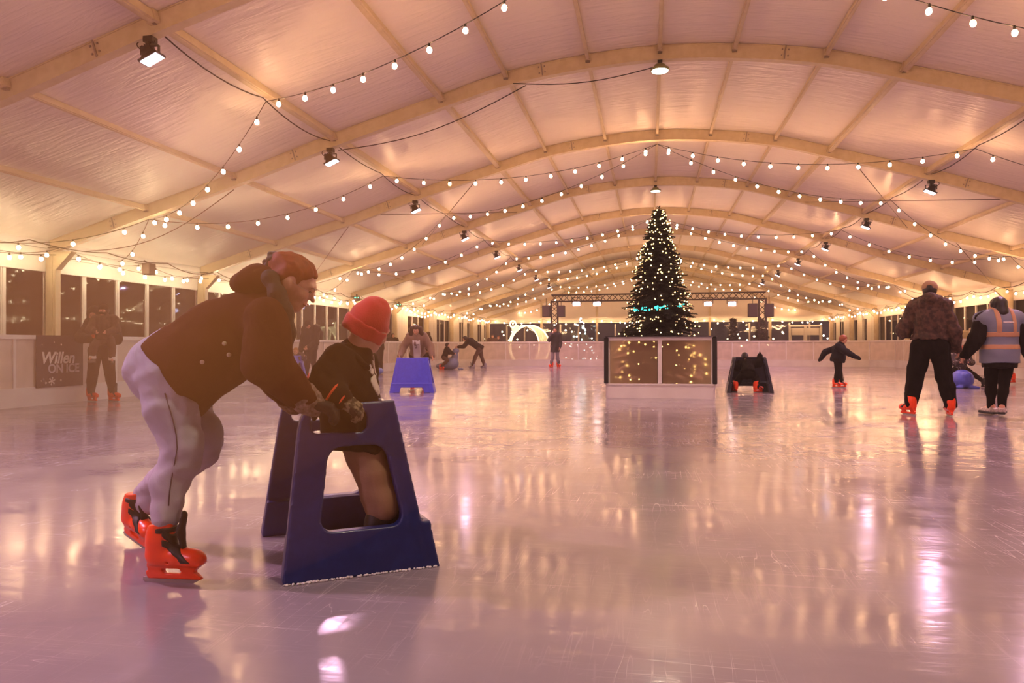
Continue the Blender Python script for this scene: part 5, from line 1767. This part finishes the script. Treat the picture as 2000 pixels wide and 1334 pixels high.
# ------------------------------------------------------------------ the other skaters
M_CAMOH = mat('brown_camouflage_hoodie', '553A2C', rough=.85, noise=(20, '33221A', .40, .58), bump=(25, .35, .01))
M_CAP = mat('brown_cap', '9E7A5C', rough=.8, bump=(90, .3, .004))
M_VEST = mat('pale_blue_vest', '707688', rough=.6, bump=(90, .3, .004))
M_VSTR = mat('orange_reflective_band', 'B98A66', rough=.45)
M_PUFF = mat('brown_padded_jacket', '7A5E4E', rough=.5, bump=(9, .3, .02))
M_WHITET = mat('white_top', 'DDD2C8', rough=.8)
M_GREYT = mat('grey_trousers', '7E7280', rough=.8)
M_REDT = mat('red_trousers', 'B03A1E', rough=.8)
M_FLOWER = mat('dark_flowered_jacket', '2A1C1E', rough=.7, noise=(46, 'D8C4BC', .62, .66))
M_BROWNT = mat('brown_trousers', '4A3024', rough=.8)
M_DKCOAT = mat('dark_long_coat', '2A2026', rough=.7, bump=(20, .3, .01))

def RZ(fx, fy): return math.atan2(-fx, fy)               # heading so that local +Y points along (fx, fy)

# man in a cap, seen from behind
e, J, R, hd = person('man in tan cap, brown camouflage hoodie and black trousers, seen from behind at right', (3.70, 11.42, 0), RZ(.30, .95), 1.80,
    pose=dict(anL=(-.25, -.02, .165), anR=(.24, .02, .165), knL=(-.185, .05, .53), knR=(.17, .05, .55), hipL=(-.10, 0, .98), hipR=(.10, 0, .98),
              elL=(-.33, .05, 1.20), wrL=(-.22, .30, 1.24), elR=(.28, -.03, 1.20), wrR=(.33, .08, .95), shL=(-.165, 0, 1.53), shR=(.165, 0, 1.53),
              ftL=(-.75, .75, 0), ftR=(-.25, 1, 0), hfwd=(.05, 1, -.12), head=(0, .04, 1.765)),
    jacket=M_CAMOH, trousers=M_BLKT, hem=-.05, jg=.052, tg=.040, wide=1.14, deep=.74, jwr=.012, taper=1.0, hood=True, hair=M_HAIRD, h=.012, hemw=1.0, face=True)
c = J['head']; r, f, u = R[:, 0], R[:, 1], R[:, 2]
q = SDF(); q.ell(c + u * hd * .17 - f * hd * .03, (hd * .42, hd * .50, hd * .40), R); q.plane(c + u * hd * .0, -u, .006)
q.box(c + u * hd * .06 + f * hd * .55, (hd * .3, hd * .25, hd * .025), R, rad=.01, k=.01)
q.ell(c + u * hd * .12 - f * hd * .46, (hd * .15, hd * .12, hd * .10), R, k=.006, mode='-')
q.build('cap', M_CAP, e, .009)
q = SDF(); q.chain([J['neck'] + V3(-.11, -.02, .05), J['neck'] + V3(0, -.11, .06), J['neck'] + V3(.11, -.02, .05)], [.06, .085, .06], k=.05); q.limb(J['neck'] + V3(0, -.05, .02), J['neck'] + V3(0, -.03, .09), .085, .075, k=.05); q.noise(.006, 24, 5)
q.build('hood', M_CAMOH, e, .011)

# woman in the steward's vest, seen from behind, stepping
e, J, R, hd = person('dark-haired steward in pale blue vest with orange bands, seen from behind, far right', (4.58, 11.40, 0), RZ(-.10, 1), 1.66, lift=.03,
    pose=dict(anR=(.0, -.05, .14), knR=(.055, .0, .47), hipR=(.095, 0, .84), anL=(.06, .34, .11), knL=(.0, .22, .47), hipL=(-.095, 0, .84),
              elL=(-.33, -.02, 1.06), wrL=(-.40, .10, .86), elR=(.33, -.02, 1.06), wrR=(.42, .06, .84), shL=(-.185, 0, 1.34), shR=(.185, 0, 1.34),
              hfwd=(-.45, .9, -.15), pelvis=(0, 0, .88), chest=(0, 0, 1.24), neck=(0, -.01, 1.40), head=(-.02, .03, 1.54), ftR=(.55, .85, 0)),
    jacket=M_BLKJ, trousers=M_BLKT, hem=.20, jg=.055, tg=.012, wide=1.12, deep=.78, skates=False, shoes=M_SHOEW, hair=M_HAIRD, h=.012, jwr=.008, hemw=1.02, skate_sc=1.05)
rt, fr, up = torso_axes(J)
def vest(g):
    s = SDF(); torso(s, J, 1.66, .055 + g, .26, wide=1.12, deep=.78, arms=False, hemw=1.06)
    s.plane(J['pelvis'] - up * .135, -up, .008)
    for q_, sg in (('L', -1), ('R', 1)): s.limb(J['sh' + q_] + rt * sg * .05 - up * .12, J['sh' + q_] + rt * sg * .07 + up * .1, .075, k=.008, mode='-')
    return s
v = vest(.021); v.noise(.005, 18, 9); vo = v.build('vest', M_VEST, e, .011)
for zc, hw_ in ((-.115, .035), (.055, .035)):
    b = vest(.028); pc = J['pelvis'] + up * (.14 + zc * 1.0 + .06)
    b.plane(pc + up * hw_, up, .003); b.plane(pc - up * hw_, -up, .003); b.build('reflective_band', M_VSTR, vo, .011)
for sg in (-1, 1):
    b = vest(.028); pc = J['chest'] + rt * sg * .10
    b.plane(pc + rt * .03, rt, .003); b.plane(pc - rt * .03, -rt, .003); b.plane(J['pelvis'] + up * .27, -up, .003); b.build('reflective_band', M_VSTR, vo, .011)
b = vest(.029); pc = J['chest'] + up * .06
b.plane(pc + up * .009, up, .002); b.plane(pc - up * .009, -up, .002); b.plane(pc + rt * .10, rt, .002); b.plane(pc - rt * .06, -rt, .002); b.plane(pc, fr, .002)
b.build('printed_line', M_WHITET, vo, .009)
q = SDF(); c = J['head']; q.chain([c + V3(0, -.06, .02), c + V3(.01, -.11, -.10), c + V3(.03, -.09, -.19)], [.10, .075, .035], k=.04); q.noise(.006, 40, 2)
q.build('tied_hair', M_HAIRD, e, .011)

# boy skating alone
e, J, R, hd = person('small boy in dark jacket gliding with arms out, right of the dark skating aid', (4.14, 18.57, 0), RZ(.95, -.32), 1.17, head=.20, lift=.06, skate_sc=.8,
    pose=dict(anL=(-.06, .05, .14), anR=(.05, -.05, .14), elL=(-.20, -.28, .84), wrL=(-.20, -.38, .70), elR=(.20, .20, .84), wrR=(.20, .40, .72), chest=(0, .03, .87), neck=(0, .05, .99),
              head=(0, .12, 1.13), shL=(-.13, .04, .95), shR=(.13, .02, .95), hfwd=(-.1, 1, -.45), ftL=(0, 1, 0), ftR=(.1, 1, 0)),
    jacket=M_NAVY, trousers=M_BLKT, hem=.08, jg=.042, tg=.03, wide=1.1, deep=.95, hair=M_HAIRG, gloves=M_BLKJ, jwr=.008)

# child inside the dark aid, both seen from behind
skating_aid(Vector((1.88, 16.28, 0)), PI / 2 + math.radians(-3), M_AIDK, 'dark skating aid seen from its open back, right of the tree pen, child inside')
e, J, R, hd = person('child in dark clothes and orange skates bending inside the dark skating aid', (1.86, 16.50, 0), RZ(.05, 1), 1.0, head=.2, lift=.06, skate_sc=.85,
    pose=dict(pelvis=(0, -.02, .42), chest=(0, .18, .55), neck=(0, .26, .62), head=(-.04, .34, .74), hfwd=(0, .9, -.5), hup=(0, .5, .9), shL=(-.13, .22, .59), shR=(.13, .22, .59),
              elL=(-.22, .18, .52), wrL=(-.24, .32, .62), elR=(.23, .2, .6), wrR=(.27, .30, .76), hipL=(-.07, -.02, .38), hipR=(.07, -.02, .38), knL=(-.16, .10, .30), knR=(.15, .10, .30),
              anL=(-.26, .02, .13), anR=(.17, -.05, .13), ftL=(-.5, .9, 0), ftR=(.9, .5, 0)),
    jacket=M_BLKT, trousers=M_BLKT, hem=.06, jg=.05, tg=.035, hair=M_HAIRD, gloves=M_BLKJ, wide=1.15, deep=.8)

# woman pushing the bright blue aid towards us
skating_aid(Vector((-5.17, 15.25, 0)) + Vector((-.15, .66, 0)), RZ(.22, -1) + PI / 2, M_AIDB, 'bright blue skating aid seen head-on, woman with white top behind it')
e, J, R, hd = person('long-haired woman in brown padded jacket and white top pushing the bright blue aid', (-5.36, 16.25, 0), RZ(.20, -1), 1.56, lift=.07,
    pose=dict(pelvis=(0, -.10, .82), chest=(0, .12, 1.12), neck=(0, .20, 1.25), head=(0, .29, 1.36), hfwd=(.0, 1, -.55), hup=(0, .5, .87), shL=(-.14, .17, 1.20), shR=(.14, .17, 1.20),
              elL=(-.31, .14, .97), wrL=(-.36, .28, .78), elR=(.31, .14, .97), wrR=(.36, .28, .78), hipL=(-.09, -.10, .79), hipR=(.09, -.1, .79), knL=(-.1, .0, .46), knR=(.1, .02, .46), anL=(-.11, -.06, .16), anR=(.11, -.02, .16)),
    jacket=M_PUFF, trousers=M_NAVY, hem=.10, jg=.045, tg=.015, hair=M_HAIRB, wide=1.0, deep=.8, h=.012)
rt, fr, up = torso_axes(J)
q = SDF(); torso(q, J, 1.56, .052, .18, wide=1.0, deep=.8, arms=False); q.plane(J['pelvis'] - up * .06, -up)
q.plane(J['neck'] - up * .045, up, .01); q.plane(J['chest'] + rt * .085, rt, .01); q.plane(J['chest'] - rt * .085, -rt, .01); q.plane(J['chest'] + fr * .04, -fr, .01)
top = q.build('white_top', M_WHITET, e, .011)
pc = J['chest'] - up * .02 + fr * .15
mbp = MB()
for dx, dz, w, hh in ((-.02, .03, .07, .012), (.01, .01, .05, .012), (-.005, -.03, .012, .04), (.015, -.06, .035, .01)):
    c_ = pc + rt * dx + up * dz; mbp.box(c_, (w, .05, hh), Matrix(np.stack([rt, fr, up], 1).tolist()))
mbp.build('printed_mark', mat('grey_print', '5A4A44', rough=.8), top)
for sg in (-1, 1):
    q = SDF(); c = J['head']; q.chain([c + R[:, 0] * sg * .085 + R[:, 2] * .02 - R[:, 1] * .01, c + R[:, 0] * sg * .115 - R[:, 2] * .12, c + R[:, 0] * sg * .11 - R[:, 2] * .27 + R[:, 1] * .03], [.06, .055, .03], k=.03)
    q.build('long_hair', M_HAIRB, e, .011)
for sg, a in ((-1, 'L'), (1, 'R')):   # padded rings of the sleeves
    q = SDF(); A, B, C = J['sh' + a], J['el' + a], J['wr' + a]
    for t in np.linspace(.15, .95, 5): q.ell(A * (1 - t) + B * t, (.074, .074, .045), k=.02)
    for t in np.linspace(.1, .9, 5): q.ell(B * (1 - t) + C * t, (.066, .066, .04), k=.02)
    q.build('padded_sleeve', M_PUFF, e, .012)

# man by the left boards, girl in front of him with an aid
e, J, R, hd = person('man in black cap and jacket looking down, by the left boards behind the auburn-haired woman', (-9.72, 19.95, 0), RZ(-.25, -1), 1.74,
    pose=dict(hfwd=(-.1, 1, -.75), hup=(0, .6, .8), head=(-.05, .16, 1.62), neck=(-.02, .06, 1.50), chest=(0, .02, 1.33), elL=(-.25, .10, 1.10), wrL=(-.18, .30, .98), elR=(.26, .02, 1.08), wrR=(.27, .12, .86),
              anL=(-.22, -.02, .17), anR=(.16, .0, .17)),
    jacket=M_BLKJ, trousers=M_BLKT, hem=.10, jg=.05, tg=.02, hair=M_HAIRD, wide=1.06, deep=.8)
c = J['head']; q = SDF(); q.ell(c + R[:, 2] * hd * .17 - R[:, 1] * hd * .03, (hd * .385, hd * .45, hd * .36), R); q.plane(c + R[:, 2] * hd * .08, -R[:, 2], .006)
q.box(c + R[:, 2] * hd * .12 + R[:, 1] * hd * .5, (hd * .3, hd * .25, hd * .025), R, rad=.01, k=.01); q.build('cap', M_BLKT, e, .012)
skating_aid(Vector((-10.0, 18.75, 0)) + Vector((.0, .6, 0)), RZ(.1, -1) + PI / 2, M_AIDB, 'blue skating aid by the left boards, half hidden by the auburn-haired woman')
e, J, R, hd = person('small fair-haired girl with starry sleeves leaning on the blue aid by the left boards', (-9.85, 19.42, 0), RZ(.1, -1), 1.0, head=.19, lift=.06, skate_sc=.8,
    pose=dict(head=(0, .16, .87), chest=(0, .03, .70), neck=(0, .07, .77), hfwd=(0, 1, -.2), shL=(-.12, .05, .74), shR=(.12, .05, .74), elL=(-.23, .14, .66), wrL=(-.3, .30, .72), elR=(.23, .14, .66), wrR=(.2, .3, .72)),
    jacket=M_FLOWER, trousers=M_NAVY, hem=.06, jg=.04, tg=.02, hair=mat('fair_hair_child', 'A8703C', rough=.6), wide=1.05, deep=.8)

# man standing behind the left boards
def behind(label, u, v, Y, H, face, jac, hairm, hatm=None, **k):
    p = W(u, v, Y)
    e, J, R, hd = person(label, (p.x, Y, 0), face, H, jacket=jac, trousers=M_BLKT, hem=.08, jg=.045, tg=.02, hair=hairm, wide=1.05, deep=.8, skates=False, shoes=M_BOOTBLK, lift=.02,
                         group='onlookers behind the boards', h=.015, **k)
    if hatm:
        c = J['head']; q = SDF(); q.ell(c + R[:, 2] * hd * .18 - R[:, 1] * hd * .03, (hd * .4, hd * .46, hd * .37), R); q.plane(c + R[:, 2] * hd * .05, -R[:, 2], .01); q.build('hat', hatm, e, .013)
    return e
behind('man in dark coat looking away, standing behind the left boards', 617, 650, 22.8, 1.72, RZ(.45, .9), M_BLKJ, M_HAIRB)
behind('dark-haired onlooker behind the boards, left of the woman with the white top', 767, 660, 31.5, 1.56, RZ(.5, -.5), M_BLKJ, M_HAIRD)
behind('onlooker in dark coat behind the boards, right of the woman with the white top', 837, 660, 33.5, 1.66, RZ(-.9, -.3), M_BLKJ, M_HAIRB)
behind('onlooker beyond the end boards, between the bending skater and the bauble arch', 962, 664, 39.0, 1.60, RZ(.2, -1), M_BROWNT, M_HAIRB)
behind('onlooker beyond the end boards, just left of the bauble arch', 974, 664, 39.6, 1.52, RZ(-.3, -1), M_DKCOAT, M_HAIRG)

# the adult and child with the seal near the left boards
M_SEAL = scratched_blue('sky_blue_plastic', '4A6AC0', '5878CA')
def seal_mesh():
    s = SDF()
    s.ell((0, 0, .23), (.245, .30, .235), k=.05)
    s.ell((0, -.30, .14), (.21, .28, .14), k=.08)
    s.chain([(0, .08, .30), (0, .16, .52), (0, .15, .66)], [.17, .105, .10], k=.07)
    s.ell((0, .19, .72), (.105, .13, .10), k=.04)
    s.limb((-.22, .12, .60), (.22, .12, .60), .024, k=.02)
    s.limb((-.1, .34, .03), (-.26, .40, .02), .05, .03, k=.04); s.limb((.1, .34, .03), (.26, .40, .02), .05, .03, k=.04)
    s.plane((0, 0, 0), (0, 0, -1), .01)
    return s.mesh('shell', .013)
SEAL = seal_mesh()
def seal(loc, rz, m, label, sc=1.0):
    e = empty('seal_aid', loc, rz, label, 'skating aid', 'seal-shaped skating aids')
    o = link('shell', copy_mat(SEAL, m), None, e); o.scale = (sc,) * 3
    mb = MB()
    for sx in (-1, 1):
        mb.tube([(sx * .15 * sc, .12 * sc, .60 * sc), (sx * .24 * sc, .12 * sc, .60 * sc)], .03 * sc, 8)
        mb.ball((sx * .045 * sc, .29 * sc, .76 * sc), .016 * sc, 6)
    mb.build('grip', M_BLACK, e)
    return e
_p = W(724, 700, 24.4)
seal((_p.x, 24.4, 0), RZ(-.45, -1), M_SEAL, 'sky blue seal-shaped aid by the left boards, child in red trousers on it', .95)
_p = W(729, 700, 24.85)
e, J, R, hd = person('child in red trousers sitting on the sky blue seal by the left boards', (_p.x, 24.85, 0), RZ(-.45, -1), 1.05, head=.19, lift=.06, skate_sc=.8, skate_mat=M_BOOTBLK,
    pose=dict(pelvis=(0, 0, .48), chest=(0, .06, .70), neck=(0, .10, .78), head=(0, .16, .90), hfwd=(0, 1, -.3), hipL=(-.08, 0, .46), hipR=(.08, 0, .46), knL=(-.22, .16, .36), knR=(.2, .18, .36), anL=(-.26, .12, .14), anR=(.25, .18, .14),
              shL=(-.12, .09, .75), shR=(.12, .09, .75), elL=(-.22, .22, .62), wrL=(-.2, .36, .62), elR=(.22, .22, .62), wrR=(.2, .36, .62)),
    jacket=M_BROWNT, trousers=M_REDT, hem=.05, jg=.035, tg=.025, hair=M_HAIRB, deep=.8)
_p = W(741, 690, 25.6)
e, J, R, hd = person('adult in black behind the sky blue seal, mostly hidden by the red-hatted boy', (_p.x, 25.6, 0), RZ(-.6, -1), 1.70,
    pose=dict(elL=(-.22, .18, 1.14), wrL=(-.12, .38, 1.05), elR=(.24, .12, 1.1), wrR=(.2, .34, 1.0), anL=(-.14, .04, .17), anR=(.16, -.08, .17)), skate_mat=M_BOOTBLK,
    jacket=M_BLKJ, trousers=M_BLKT, hem=.10, jg=.04, tg=.015, hair=M_HAIRD, deep=.8)

# bending adult with seated child far down the ice
e, J, R, hd = person('adult in dark jacket bending to push a seated child before the end boards', (-7.28, 30.6, 0), RZ(-1, -.15), 1.66, lift=.075, skate_mat=mat('grey_boot', '8C8690', rough=.5),
    pose=dict(pelvis=(0, -.08, .90), chest=(0, .30, 1.17), neck=(0, .44, 1.24), head=(0, .56, 1.30), hfwd=(0, 1, -.5), hup=(0, .45, .9), shL=(-.17, .40, 1.20), shR=(.17, .40, 1.20), elL=(-.2, .58, .98), wrL=(-.16, .82, .95),
              elR=(.2, .6, .98), wrR=(.16, .84, .95), hipL=(-.09, -.06, .86), hipR=(.09, -.06, .86), knL=(-.1, .12, .52), knR=(.12, -.14, .52), anL=(-.1, .22, .17), anR=(.12, -.26, .17)),
    jacket=M_BLKJ, trousers=M_BROWNT, hem=.10, jg=.035, tg=.018, hair=M_HAIRD, h=.016, deep=.8)
M_SEALG = scratched_blue('grey_blue_plastic', '6A7290', '7880A0')
seal((-8.38, 30.3, 0), RZ(1, .05), M_SEALG, 'grey blue seal-shaped aid far down the ice, under a seated child', 1.1)
e, J, R, hd = person('child in dark jacket seated on the grey blue seal far down the ice', (-8.62, 30.2, 0), RZ(1, .1), 1.15, head=.2, lift=.0, skate_sc=.85,
    pose=dict(pelvis=(0, -.02, .52), chest=(0, .08, .80), neck=(0, .10, .90), head=(0, .12, 1.03), hipL=(-.08, -.02, .5), hipR=(.08, -.02, .5), knL=(-.22, .16, .40), knR=(.22, .16, .40), anL=(-.26, -.12, .14), anR=(.26, -.12, .14),
              shL=(-.13, .09, .87), shR=(.13, .09, .87), elL=(-.22, .24, .72), wrL=(-.2, .40, .68), elR=(.22, .24, .72), wrR=(.2, .40, .68)),
    jacket=M_BLKJ, trousers=M_BROWNT, hem=.05, jg=.04, tg=.025, hair=M_HAIRD, h=.015, deep=.8)

# lone figure in a long dark coat
e, J, R, hd = person('figure in long dark coat and pale trousers by the end boards, hand to face', (-4.42, 33.7, 0), RZ(.05, -1), 1.76,
    pose=dict(elR=(.26, .12, 1.25), wrR=(.10, .22, 1.52), elL=(-.24, .0, 1.13), wrL=(-.22, .12, .92), hdR=(-.3, -.2, 1), anL=(-.14, 0, .17), anR=(.15, .05, .17), ftL=(-.7, .8, 0), ftR=(.6, .8, 0)),
    jacket=M_DKCOAT, trousers=M_GREYT, hem=.30, jg=.036, tg=.012, hair=M_HAIRB, h=.016, deep=.85, wide=1.0, hemw=1.15)

# child on a blue seal between the man in the cap and the steward
M_SEALB = scratched_blue('violet_blue_plastic', '4450B8', '5060C8')
q = SDF(); q.ell((0, 0, .2), (.225, .30, .225), k=.05); q.ell((0, .34, .12), (.18, .25, .12), k=.08); q.limb((-.1, -.2, .03), (-.25, -.22, .02), .05, .03, k=.04); q.limb((.1, -.2, .03), (.25, -.22, .02), .05, .03, k=.04)
q.ell((0, -.26, .30), (.09, .09, .085), k=.06); q.plane((0, 0, 0), (0, 0, -1), .01)
ds = empty('seal_aid', (6.87, 18.75, 0), 0, 'violet blue rounded dome-shaped aid between the man in the cap and the steward', 'skating aid', 'seal-shaped skating aids')
q.build('shell', M_SEALB, ds, .013)
mb = MB()
for sx in (-1, 1): mb.ball((sx * .035, -.335, .32), .012, 6)
mb.build('painted_eye', M_BLACK, ds)
e, J, R, hd = person('small ginger-haired child in flecked dark jacket on the violet blue seal', (6.98, 19.15, 0), RZ(-.1, -1), 1.0, head=.19, lift=.0, skate_sc=.8, skate_mat=M_BOOTBLK,
    pose=dict(pelvis=(0, 0, .46), chest=(0, .03, .68), neck=(0, .05, .77), head=(-.03, .10, .88), hfwd=(.3, .8, -.6), hup=(0, .5, .85), hipL=(-.07, 0, .44), hipR=(.07, 0, .44), knL=(-.26, .02, .30), knR=(.22, .12, .36), anL=(-.48, .05, .13), anR=(.24, .20, .14),
              ftL=(-1, .2, 0), shL=(-.12, .05, .73), shR=(.12, .05, .73), elL=(-.19, .12, .58), wrL=(-.12, .24, .58), elR=(.18, .14, .58), wrR=(.12, .26, .58)),
    jacket=M_FLOWER, trousers=M_BLKT, hem=.05, jg=.045, tg=.02, hair=M_HAIRG, deep=.85)
# skater mostly hidden behind the steward
e, J, R, hd = person('skater in black, all but hidden by the steward, orange skates showing', (8.35, 20.4, 0), RZ(-1, -.2), 1.50, skate_sc=.95,
    pose=dict(anL=(-.02, .30, .17), knL=(-.07, .25, .45), anR=(.02, -.30, .20), knR=(.07, -.06, .42), chest=(0, .12, 1.08), neck=(0, .16, 1.22), head=(0, .24, 1.32), shL=(-.16, .14, 1.18), shR=(.16, .14, 1.18),
              elL=(-.24, .2, .95), wrL=(-.2, .4, .9), elR=(.24, .1, .95), wrR=(.26, .3, .9)),
    jacket=M_NAVY, trousers=M_BLKT, hem=.08, jg=.04, tg=.02, hair=M_HAIRB, deep=.8, h=.016)

# adult with a child in arms at the left boards
e, J, R, hd = person('adult in black hooded coat and orange skates holding a child, before the left boards', (-10.02, 12.05, 0), RZ(.30, -.95), 1.70, skate_sc=1.05,
    pose=dict(anL=(-.19, .02, .17), anR=(.19, .0, .17), knL=(-.15, .05, .53), knR=(.14, .05, .53), hipL=(-.1, 0, .93), hipR=(.1, 0, .93), ftL=(-.85, .5, 0), ftR=(-.8, .6, 0), chest=(.02, -.02, 1.30), neck=(.06, .0, 1.46), head=(.12, .05, 1.58),
              shL=(-.19, 0, 1.42), shR=(.19, 0, 1.42), elL=(-.30, .12, 1.14), wrL=(-.02, .34, 1.12), elR=(.31, .14, 1.16), wrR=(.06, .36, 1.14), hfwd=(-.1, 1, -.25), hdL=(1, .3, 0), hdR=(-1, .3, 0), hnL=(0, -1, .2), hnR=(0, -1, .2)),
    jacket=M_BLKJ, trousers=M_BLKT, hem=.18, jg=.05, tg=.025, deep=.8, h=.012, gloves=mat('orange_glove', 'D8582A', rough=.8))
q = SDF(); c = J['head']; q.ell(c + R[:, 2] * .015 - R[:, 1] * .02, (.125, .15, .155), R); q.limb(c - R[:, 2] * .08 - R[:, 1] * .03, J['neck'], .12, .13, k=.05)
q.ell(c + R[:, 1] * .13 - R[:, 2] * .015, (.085, .09, .10), R, k=.02, mode='-'); q.build('hood', M_BLKJ, e, .011)
e2, J2, R2, hd2 = person('child in camouflage jacket and dark cap carried in the arms of the hooded adult', (-9.72, 11.74, .66), RZ(.45, -.9), 1.0, head=.20, lift=0, skates=False, shoes=mat('grey_child_boot', '6E6058', rough=.8), skate_sc=.62,
    pose=dict(pelvis=(0, 0, .50), chest=(0, .02, .72), neck=(0, .02, .86), head=(.0, .05, .99), hfwd=(.45, 1, -.1), hipL=(-.08, 0, .46), hipR=(.08, 0, .46), knL=(-.15, .13, .34), knR=(.14, .13, .34), anL=(-.15, .12, .13), anR=(.16, .12, .16),
              shL=(-.14, .0, .82), shR=(.14, .0, .82), elL=(-.21, .08, .64), wrL=(-.10, .22, .60), elR=(.2, .1, .64), wrR=(.1, .22, .6), ftL=(-.2, 1, 0), ftR=(.3, 1, 0)),
    jacket=M_CAMOH, trousers=M_BROWNT, hem=.03, jg=.045, tg=.025, deep=.85, wide=1.05, hair=M_HAIRD)
c = J2['head']; q = SDF(); q.ell(c + R2[:, 2] * hd2 * .12 - R2[:, 1] * hd2 * .03, (hd2 * .40, hd2 * .46, hd2 * .40), R2); q.plane(c + R2[:, 2] * hd2 * .06, -R2[:, 2], .006); q.build('cap', M_BLKT, e2, .011)
q = SDF(); q.ell(c - R2[:, 2] * hd2 * .22 + R2[:, 1] * hd2 * .08, (hd2 * .33, hd2 * .36, hd2 * .24), R2); q.plane(c - R2[:, 2] * hd2 * .08, R2[:, 2], .006); q.build('face_scarf', M_BLKT, e2, .011)
for a in 'LR':
    p = J2['an' + a]; MB().lathe([(.055, -.03), (.062, 0), (.055, .03)], 10, p + V3(0, 0, -.005)).build('white_cuff', M_WHITET, e2)
# ------------------------------------------------------------------ haze: thin everywhere in the hall, thicker volumes on the left stand in for lens flare
def haze(name, density, col, label):
    m = bpy.data.materials.new(name); m.use_nodes = True
    nt = m.node_tree; nt.nodes.clear()
    o = nt.nodes.new('ShaderNodeOutputMaterial')
    v = nt.nodes.new('ShaderNodeVolumeScatter')
    v.inputs['Color'].default_value = col + (1,); v.inputs['Density'].default_value = density
    v.inputs['Anisotropy'].default_value = 0.0
    nt.links.new(v.outputs[0], o.inputs['Volume'])
    return m
def ellipsoid(name, c, r, rz, m, label):
    me = MB().ball((0, 0, 0), 1.0, 24).mesh(name)
    o = link(name, me, m, None, c, (0, 0, rz)); o.scale = r
    return tag(o, label, 'haze', kind='stuff')
hz = MB().box((0, 22.8, 3.05), (23.6, 59.6, 6.0)).build('hall_haze', haze('thin_haze', HAZE_HALL, (1.0, .76, .58), ''))
tag(hz, 'thin warm haze filling the whole hall', 'haze', kind='stuff')
ms = [haze('near_flare_%d' % i, FLARE_NEAR * w_, (1.0, .40, .09), '') for i, w_ in enumerate((.25, .35, .5))]  # orange volumes put in for lens flare, not smoke in the hall
p = W(235, 570, 1.9)
for i, k_ in enumerate((1.0, .74, .48)):
    ellipsoid('flare_puff', p, (1.25 * k_, 1.15 * k_, .85 * k_), math.radians(20), ms[i], ('wide thin outer veil of orange haze standing in for flare before the auburn-haired woman', 'middle of the orange haze standing in for flare before the auburn-haired woman', 'dense core of the orange haze standing in for flare before the auburn-haired woman')[i])
ellipsoid('flare_bank', (-7.2, 9.2, 1.5), (7.0, 3.4, 2.4), math.radians(122), haze('far_flare', FLARE_LEFT, (1.0, .64, .40), ''), 'wide bank of warm haze standing in for flare along the left boards')  # warm volume added as a veil of flare over the left side
